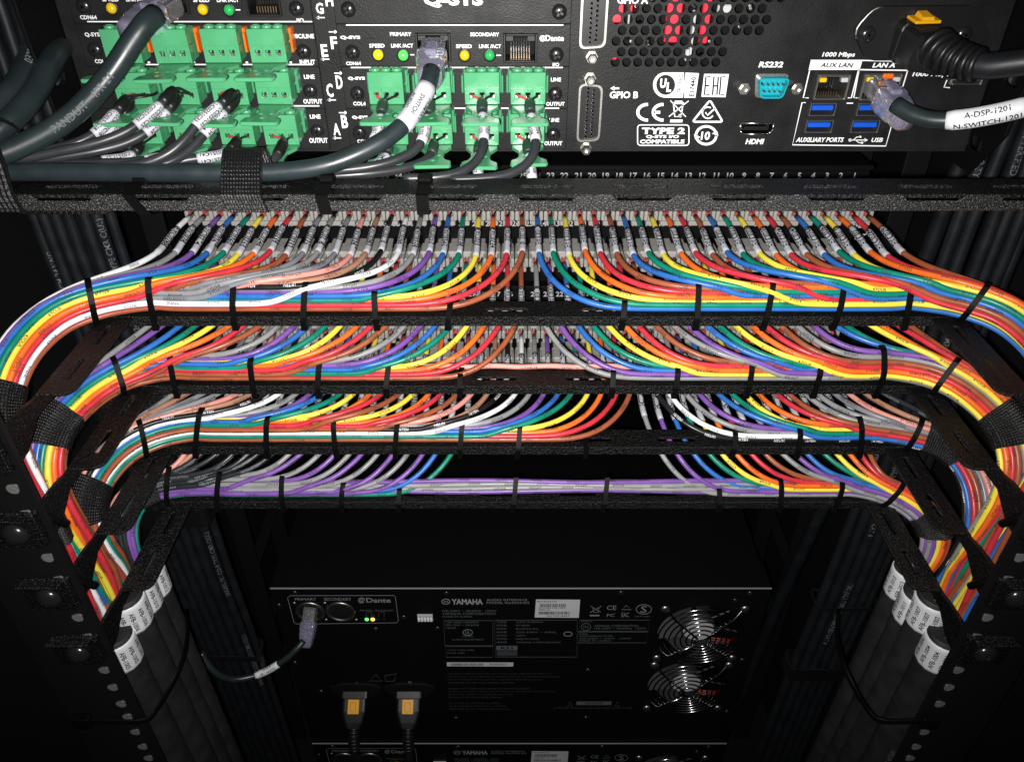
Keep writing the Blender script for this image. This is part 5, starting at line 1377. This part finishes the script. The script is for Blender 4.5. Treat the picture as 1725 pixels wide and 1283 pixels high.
# thin single cable on the far side
pts = catmull([(.262, .46, .0), (.262, .46, -.2), (.255, .47, -.42), (.245, .485, -.62), (.235, .50, -.9)], .02)
t = MB().tube(pts, .0055, 12).build('trunk_cable', M_RUBBER, None); tag(t, 'single thick black cable standing apart, deeper in the rack on the power-plug side', 'trunk cable')

trunk_band(-1, -.296, -.281, -.2275, .392, .411, .022, 'woven black strap round the trunk cables, green-plug side, behind the third row of wires', True)
trunk_band(-1, -.1605, -.2805, -.2290, .3940, .4095, .010, 'woven black strap round the trunk cables, green-plug side, just under the top bar', True)
def u_at_z(key, z):
    B = BUN[key]; best = min((abs(p.z - z), i) for i, p in enumerate(B.P) if B.S[i] > .26)
    return B.S[best[1]] - B.off0
bundle_strap((2, -1), u_at_z((2, -1), -.288), .018, 'woven black strap round the descending wires beside the ear of the third bar, green-plug side')
# ================================================================ the two audio interfaces at the bottom
YY = .444
def y_(px, py, dy=0): return atY(px, py, YY - dy)
def interface(label, dz, full=True):
    """dz: how far below the upper unit's place"""
    D = Vector((0, 0, dz))
    zt = y_(862, 990).z; zb = y_(862, 1243).z
    xl = y_(455, 990).x; xr = y_(1300, 990).x
    t = thing('audio_interface', label, 'audio interface', 'black audio interfaces at the bottom of the rack', loc=Vector((0, YY, (zt + zb) / 2)) + D)
    org = Vector((0, YY, (zt + zb) / 2))
    def at(o, par=None):
        o.location = Vector(o.location) - org
        if par is not None: o.parent = par
        return o
    def sub(o): o.location = Vector((0, 0, 0)); return o
    # fans need real openings
    fans = [(1178, 1066, .0385), (1156.5, 1155, .0385)]
    hs = [circle(y_(px, py).x, y_(px, py).z, r, 40) for px, py, r in fans]
    vs, fs = outline_mesh([(xl, zb), (xr, zb), (xr, zt), (xl, zt)], hs, .0016, .0003)
    mb = MB(); mb.add([(p.x, YY + .0009 + p.z, p.y) for p in vs], fs); at(mb.build('rear_panel', M_CHASSIS, t))
    mb = MB(); mb.box((xl + .002, YY + .03, zb + .001), (xr - .002, .80, zt - .001)); mb.box((xl, YY + .0020, zb), (xr - .120, YY + .0299, zt), 0)
    mb.box((xr - .1199, YY + .0020, zt - .003), (xr, YY + .0299, zt)); mb.box((xr - .1199, YY + .0020, zb), (xr, YY + .0299, zb + .003)); mb.box((xr - .003, YY + .0020, zb + .0031), (xr, YY + .0299, zt - .0031))
    at(mb.build('case', M_CHASSIS, t))
    mb = MB(); mb.box((xl, YY - .0009, zt - .0006), (xr, YY + .0002, zt + .0006), .0002); at(mb.build('edge_highlight', M_GREYINK, t))  # pale grey strip paints the highlight along the panel's top edge
    for px, py, r in fans:
        c = y_(px, py)
        g = MB()
        for k, rr in enumerate((.0385, .0335, .0285, .0235, .0185, .0135, .0085)):
            ring = [(c.x + rr * math.cos(2 * math.pi * i / 40), YY - .0042 - .0006 * k, c.z + rr * math.sin(2 * math.pi * i / 40)) for i in range(41)]
            g.tube(ring, .00075, 6, caps=False)
        for a in (45, 135, 225, 315):
            e = Vector((math.cos(R(a)), 0, math.sin(R(a)))); g.tube([c + e * .006 + Vector((0, -.0092, 0)), c + e * .036 + Vector((0, -.0058, 0)), c + e * .046 + Vector((0, -.0015, 0)), c + e * .0490], .0011, 6)
        gd = at(g.build('fan_guard', M_CHROME, t))
        for a in (45, 135, 225, 315):
            e = Vector((math.cos(R(a)), 0, math.sin(R(a)))); s_ = c + e * .0500
            sc = MB(); sc.lathe((s_.x, YY - .0003, s_.z), (0, -1, 0), [(0, .0042), (.0012, .0042), (.0022, .0032), (.0027, .0016), (.0028, 0)], 14); sc = sc.build('screw', M_STEELD, t); at(sc)
        f = MB(); f.lathe((c.x, YY + .0145, c.z), (0, -1, 0), [(0, .0160), (.010, .0160), (.0110, .0148)], 24, 0); f.lathe((c.x, YY + .0034, c.z), (0, -1, 0), [(0, .0142), (.0003, .0140)], 24, 1)
        for k in range(7):
            M4 = Matrix.Translation((c.x, YY + .010, c.z)) @ Matrix.Rotation(2 * math.pi * k / 7 + .3, 4, 'Y') @ Matrix.Translation((.0265, 0, 0)) @ Matrix.Rotation(R(36), 4, 'X')
            f.box((-.0105, -.0006, -.0095), (.0105, .0006, .0095), 0, 0, M=M4)
        at(f.build('fan', [M_DARKFAN, M_FANGREY], t))
        w_ = MB()
        for k, m in enumerate((0, 0, 1)):
            w_.tube([(c.x + .012, YY + .0012, c.z - .008 - .0032 * k), (c.x + .030, YY + .0016, c.z - .0120 - .0032 * k), (c.x + .036, YY + .006, c.z - .014 - .0032 * k)], .0009, 6, m)
        at(w_.build('fan_lead', [M_DARKRED, M_BLACKCOND], t))
    # ports
    for px in (523, 574):
        c = y_(px, 1029); r = .0108
        mb = MB(); mb.lathe((c.x, YY, c.z), (0, -1, 0), [(0, r + .0022), (.0012, r + .0022), (.0016, r + .0012), (.0016, r), (.0006, r - .0002), (.0005, 0)], 28)
        p = at(mb.build('network_port', M_STEELD if px == 574 else M_STEELD, t))
        mb = MB(); mb.lathe((c.x, YY - .0008, c.z), (0, -1, 0), [(0, r - .0004), (.0001, r - .0006), (.0002, 0)], 28); mb.box((c.x - .006, YY - .0016, c.z + r * .5), (c.x + .006, YY - .0010, c.z + r * .9), .0002)
        k = mb.build('socket', M_DARK, t); at(k)
        for dx, dz2 in ((-.0125, .0115), (.0125, -.0115)):
            sc = MB(); sc.lathe((c.x + dx, YY - .0001, c.z + dz2), (0, -1, 0), [(0, .0018), (.0008, .0016), (.0012, 0)], 10); at(sc.build('screw', M_STEELD, t))
    for px, m in ((618, M_LED1), (628, M_LED2), (637, M_DARK), (647, M_DARK)):
        c = y_(px, 1042); mb = MB(); mb.lathe((c.x, YY - .0001, c.z), (0, -1, 0), [(0, .0019), (.0008, .0018), (.0014, .0008), (.0015, 0)], 12); at(mb.build('status_led', m, t))
    c0, c1 = y_(704, 1043), y_(729, 1033); mb = MB(); mb.box((c0.x, YY - .0022, c0.z), (c1.x, YY - .0001, c1.z), .0003, 0)
    for k in range(5): xx = c0.x + (c1.x - c0.x) * (k + .5) / 5; mb.box((xx - .0008, YY - .0034, c0.z + .0012), (xx + .0008, YY - .0021, c1.z - .0030), .0002, 1)
    at(mb.build('dip_switch', [M_FANGREY, M_WHITE], t))
    for px, py in ((497, 997), (752, 998), (1046, 997), (1263, 998), (633, 1058), (497, 1115), (768, 1208), (987, 1207), (1238, 1010), (541, 1163), (1250, 1110), (1224, 1197), (990, 1127), (470, 1018), (680, 1038), (737, 1057)):
        c = y_(px, py); mb = MB(); mb.lathe((c.x, YY - .0001, c.z), (0, -1, 0), [(0, .0026), (.0008, .0025), (.0015, .0016), (.0017, 0)], 12); at(mb.build('screw', M_BLACKSCREW, t))
    # power inlets
    for px in (600, 690):
        c = y_(px, 1157); mb = MB(); mb.prism(soft([(-.026, .002), (-.014, .0075), (.014, .0075), (.026, .002), (.014, -.012), (-.014, -.012)], .003), (c.x, YY - .0001, c.z), (1, 0, 0), (0, 0, 1), (0, -.0025, 0))
        at(mb.build('power_inlet', M_PLASTIC, t))
    ik = Ink(YY - .0001); T = ik.text
    z5 = lambda x, y: (440 + x * .32464, 960 + y * .32464)
    ik.stroke([z5(*p) for p in ((150, 131), (690, 130), (697, 140), (712, 262), (702, 272), (182, 278), (170, 268), (137, 142))], .8, closed=True)
    def t5(s, x0, x1, y0, y1, mi=0, b=.0):
        a = z5(x0, y0); c = z5(x1, y1); T(s, a[0], c[0], a[1], c[1], b, mi=mi)
    t5('PRIMARY', 175, 285, 143, 156); t5('SECONDARY', 325, 467, 142, 157); t5('Dante', 545, 672, 143, 167, 0, .02); ik.arc(609, 1010.5, 5, 4, 0, 330, 1.5); ik.arc(609, 1010.5, 2.4, 1.8, 0, 360, 1.1)
    t5('PRIMARY  SECONDARY', 512, 688, 204, 212, 1)
    for x in (545, 610): ik.stroke([z5(x, 240), z5(x, 216), z5(x + 28, 216), z5(x + 28, 240)], .5, 1)
    ik.arc(751, 1012.5, 7, 4.3, 0, 360, 1.2); ik.stroke([(746, 1010.5), (756, 1014.5)], .8); ik.stroke([(756, 1010.5), (746, 1014.5)], .8)
    t5('YAMAHA', 988, 1150, 148, 177, 3, .03); t5('AUDIO INTERFACE', 1170, 1380, 148, 158, 0); t5('MODEL Rio3224-D2', 1170, 1392, 162, 173, 0)
    t5('100-240V ~ 50/60Hz  120W', 940, 1222, 205, 215, 1); t5('YAMAHA CORPORATION', 940, 1215, 219, 231, 1); t5('MADE IN CHINA', 940, 1095, 236, 244, 1)
    def frame5(x0, y0, x1, y1, sk=8): ik.stroke([z5(x0, y0), z5(x1, y0), z5(x1 - 2, y1), z5(x0 + sk, y1)], .7, 1, closed=True)
    frame5(947, 260, 1203, 390, 6); frame5(955, 394, 1203, 450, 5); frame5(1211, 258, 1640, 449, 4)
    for k, s_ in enumerate(('USA AND CANADA', '100-120V ~ 50/60Hz', '120W')): t5(s_, 958, 1130 if k != 2 else 1010, 264 + k * 15, 273 + k * 15, 1)
    ik.arc(*z5(1072, 322), 8, 5, 0, 360, 1.1, 0); t5('UL', 1060, 1084, 315, 330, 0); t5('LISTED', 1045, 1100, 339, 346, 1); t5('AUDIO EQUIPMENT', 990, 1157, 355, 364, 1); t5('CAN ICES-3(B)', 966, 1105, 410, 418, 1); t5('NMB-3(B)', 966, 1055, 425, 433, 1)
    for k in range(7): t5(('CHINA', 'MODEL', 'PRODUCT', 'NAME', 'RATING', 'POWER', 'MAKER')[k], 1222, 1275, 263 + k * 17.5, 272 + k * 17.5, 1); t5(('AUDIO INTERFACE', 'RIO SERIES', 'Rio3224-D2', '220-240V ~ 50Hz', '120W', 'MADE IN CHINA', 'YAMAHA CORPORATION')[k], 1322, 1322 + (140, 70, 115, 210, 50, 120, 230)[k], 264 + k * 17.5, 272 + k * 17.5, 1)
    ik.arc(*z5(1592, 330), 7, 3.6, 0, 360, 1.2, 0); ik.rect(z5(1220, 0)[0], z5(1330, 0)[0], z5(0, 391)[1], z5(0, 414)[1], 1); t5('R51', 1244, 1305, 396, 410, 2, .02); ik.rect(z5(1222, 0)[0], z5(1328, 0)[0], z5(0, 418)[1], z5(0, 443)[1], 4)
    # paragraphs of small print
    para = ['THIS DEVICE COMPLIES WITH PART 15 OF THE FCC RULES. OPERATION IS SUBJECT TO', 'THE FOLLOWING TWO CONDITIONS: (1) THIS DEVICE MAY NOT CAUSE HARMFUL INTERFERENCE,', 'AND (2) THIS DEVICE MUST ACCEPT ANY INTERFERENCE RECEIVED, INCLUDING', 'INTERFERENCE THAT MAY CAUSE UNDESIRED OPERATION.', '', 'CONSULT THE OWNERS MANUAL BEFORE USE. KEEP THE VENTS CLEAR.', 'TO REDUCE THE RISK OF FIRE OR ELECTRIC SHOCK, DO NOT EXPOSE THIS UNIT TO RAIN', 'OR MOISTURE. CONNECT TO AN EARTHED OUTLET ONLY.', 'DISCONNECT BOTH CORDS BEFORE SERVICING.', '', 'CET APPAREIL EST CONFORME A LA NORME.', 'NE PAS EXPOSER A LA PLUIE OU A L HUMIDITE.', 'DEBRANCHER LES DEUX CORDONS AVANT ENTRETIEN.']
    for k, s_ in enumerate(para):
        if s_:
            y0 = 533 + k * 15.2; t5(s_, 966 + k * .8, 966 + k * .8 + len(s_) * 7.2, y0, y0 + 7.5, 4)
    T('CAUTION', 985, 1015, 1181.5, 1185.5, .02, mi=2, lift=.0001); ik.rect(971, 1030, 1180.5, 1186.5, 1); T('ATTENTION  RISQUE DE CHOC ELECTRIQUE NE PAS OUVRIR', 932, 1065, 1190, 1193.5, 0, mi=4)
    for cx in (960, 1040): ik.stroke([(cx - 4, 1188), (cx + 4, 1188), (cx, 1181)], .7, 1, closed=True)
    z6 = lambda x, y: (940 + x * .25182, 960 + y * .25182)
    def t6(s, x0, x1, y0, y1, mi=0, b=0): a = z6(x0, y0); c = z6(x1, y1); T(s, a[0], c[0], a[1], c[1], b, mi=mi)
    t6('CE', 327, 390, 235, 264, 0); t6('FC', 327, 378, 290, 310, 0); t6('EAC', 425, 475, 282, 312, 0); ik.arc(*z6(574, 260), 13, 8, 0, 360, 1.0, 0); t6('S', 553, 594, 238, 282, 0); t6('SAFETY CERT', 512, 615, 303, 312, 1)
    ik.stroke([z6(*p) for p in ((424, 262), (490, 262), (457, 234))], .9, 0, closed=True)
    ik.stroke([z6(218, 238), z6(285, 280)], .8, 0); ik.stroke([z6(290, 238), z6(215, 282)], .8, 0); ik.stroke([z6(232, 246), z6(238, 280), z6(268, 280), z6(274, 246)], .8, 0); ik.rect(z6(212, 0)[0], z6(277, 0)[0], z6(0, 297)[1], z6(0, 306)[1], 0)
    for P in ([(145, 332), (612, 332), (602, 406), (138, 406)], [(135, 412), (600, 412), (588, 484), (126, 484)]): ik.stroke([z6(*p) for p in P], .7, 1, closed=True)
    t6('JAPAN', 152, 228, 338, 347, 1); t6('YAMAHA CORPORATION', 243, 537, 364, 378, 1); t6('100-240V ~ 50/60Hz  120W', 243, 590, 382, 394, 1); ik.arc(*z6(187, 378), 8, 6, 0, 360, .9, 1); t6('PS E', 170, 206, 370, 386, 1)
    t6('KOREA', 142, 200, 420, 430, 1); t6('AUDIO INTERFACE R-R-YMH', 142, 365, 434, 444, 1); t6('220-240V ~ 60Hz   120W', 142, 490, 450, 460, 1); t6('MADE IN CHINA', 142, 355, 465, 475, 1)
    t6('A', 0, 1, 0, 1, 4)
    T('A', 598, 604, 1148, 1152, .0, mi=0); T('B', 688, 694, 1147, 1151, .0, mi=0); ik.stroke([(622, 1146), (644, 1146), (633, 1135)], .8, 1, closed=True); ik.stroke([(648, 1137), (668, 1134), (664, 1146), (650, 1147)], .7, 1, closed=True)
    at(ik.build(t, [M_GREYINK, M_DIMINK, M_INK, M_GREYINK2, M_DIMINK2]))
    # stickers
    st = Ink(YY - .0003); a = z5(1424, 152); b = z5(1650, 245)
    st.poly([z5(1426, 150), z5(1655, 152), z5(1648, 246), z5(1419, 244)][::-1], 0)
    for (x0, x1, y0, y1) in ((1445, 1585, 173, 190), (1440, 1605, 213, 228)):
        x = x0
        while x < x1:
            w_ = rt.choice((1.5, 2.5, 4)); p, q2 = z5(x, y0), z5(min(x + w_, x1), y1); st.rect(p[0], q2[0], p[1], q2[1], 1, .0001); x += w_ + rt.choice((1.5, 2.5, 4))
    for s_, x0, x1, y0, y1 in (('RIO3224-D2', 1432, 1535, 157, 165), ('SERIAL No.', 1440, 1500, 200, 208), ('0123R61701357', 1440, 1580, 191, 198), ('Y61T0014469', 1475, 1600, 232, 240)):
        p, q2 = z5(x0, y0), z5(x1, y1); st.text(s_, p[0], q2[0], p[1], q2[1], .01, mi=1, lift=.0001)
    at(st.build(t, [M_STICKER, M_INK], 'sticker'))
    st = Ink(YY - .0003)
    st.poly([z5(963, 476), z5(1309, 477), z5(1307, 498), z5(964, 497)][::-1], 0); x = 985
    while x < 1150:
        w_ = rt.choice((1.5, 2.5, 4)); p, q2 = z5(x, 481), z5(x + w_, 494); st.rect(p[0], q2[0], p[1], q2[1], 1, .0001); x += w_ + rt.choice((1.5, 2.5, 4))
    p, q2 = z5(1185, 482), z5(1275, 492); st.text('00:A0:DE:C5', p[0], q2[0], p[1], q2[1], .01, mi=1, lift=.0001)
    at(st.build(t, [M_STICKER, M_INK], 'sticker'))
    # everything above was measured on the upper unit; the root carries it down
    return t
M_DARKRED = mat('dark_red_lead', lin((120, 38, 34)), .5)
M_DARKFAN = mat('dark_grey_fan_plastic', (.035, .036, .038), .45)
M_GREYINK2 = mat('pale_grey_print_ink', (.30, .31, .33), .6)
M_DIMINK2 = mat('faint_grey_print_ink', (.045, .05, .055), .6)
M_STICKER = mat('white_paper_sticker', (.55, .56, .58), .6)
interface('black audio interface with two fan guards, white sticker and two yellow-locked power cords', 0)
u2 = interface('lower black audio interface, only its top edge in view beneath the first one', 0)
u2.location.z += y_(862, 1251).z - y_(862, 990).z
# --- cords and network cable of the upper interface
for i, (px, lab) in enumerate(((600, 'black power cord with a yellow lock, in inlet A of the interface'), (690, 'black power cord with a yellow lock, in inlet B beside the printed labels'))):
    c = y_(px, 1158); t = thing('power_cord', lab, 'power cord', 'black power cords with yellow locks', loc=c)
    def at2(o): o.location = Vector(o.location) - c; return o
    d = norm(Vector((0, -1, -.75))); up = norm(Vector((0, 0, 1)) - d * d.z); sd = Vector((1, 0, 0))
    M4 = Matrix((sd, d, up)).transposed().to_4x4(); M4.translation = c + Vector((0, -.002, -.002))
    mb = MB(); sec = []
    for y, w, h in ((0, .0135, .0090), (.006, .0135, .0090), (.0066, .0118, .0082), (.018, .0118, .0082), (.028, .0090, .0072), (.033, .0070, .0062)): sec.append([M4 @ Vector((x, y, z)) for x, z in rrect(-w, w, -h, h, .003, 3)])
    n = len(sec[0]); mb.add([v for s in sec for v in s], [(a * n + j, a * n + (j + 1) % n, (a + 1) * n + (j + 1) % n, (a + 1) * n + j) for a in range(len(sec) - 1) for j in range(n)] + [tuple(range(n)), tuple(range((len(sec) - 1) * n, len(sec) * n))])
    at2(mb.build('plug', M_PLASTIC, t))
    mb = MB(); mb.box((-.0054, .0070, .0082), (.0054, .0200, .0096), .0003, M=M4); mb.box((-.0028, .0095, .0095), (.0028, .0180, .0112), .0005, M=M4); at2(mb.build('lock_button', M_YELLOWLOCK, t))
    e = M4 @ Vector((0, .031, 0)); pts = catmull([e, e + d * .015 + Vector((0, .002, -.004)), e + Vector((0, -.016, -.040)), e + Vector((.001, -.018, -.09)), e + Vector((.004, -.016, -.16))], .006)
    at2(MB().tube(pts, .0042, 12).build('cord', M_RUBBER, t))
    mb = MB(); S = arclen(pts)
    for k in range(7):
        p, j, f = at_len(pts, S, .001 + k * .0034); dd = norm(pts[j + 1] - pts[j]); mb.lathe(p, dd, [(0, .0046), (.0003, .0064 - .0002 * k), (.0019, .0062 - .0002 * k), (.0022, .0046)], 16)
    at2(mb.build('strain_relief', M_PLASTIC, t))
b3 = y_(523, 1030, .003)
t, pts, S = netcable('thin dark network cable with a white label, in the primary port of the interface', [(512, 1078, .420), (500, 1092, .414), (480, 1110, .408), (448, 1130, .402), (415, 1141, .396), (388, 1143, .392), (366, 1134, .390), (350, 1118, .392), (338, 1098, .396)], .0028, M_TEAL, b3, (-.10, -1, -.85))
L3 = S[-1]; sleeve(pts, S, .0290, .0510, .0028, t, ['N-SW-1201', 'A-RIO-1'], .0032, angs=[.4, -.7])
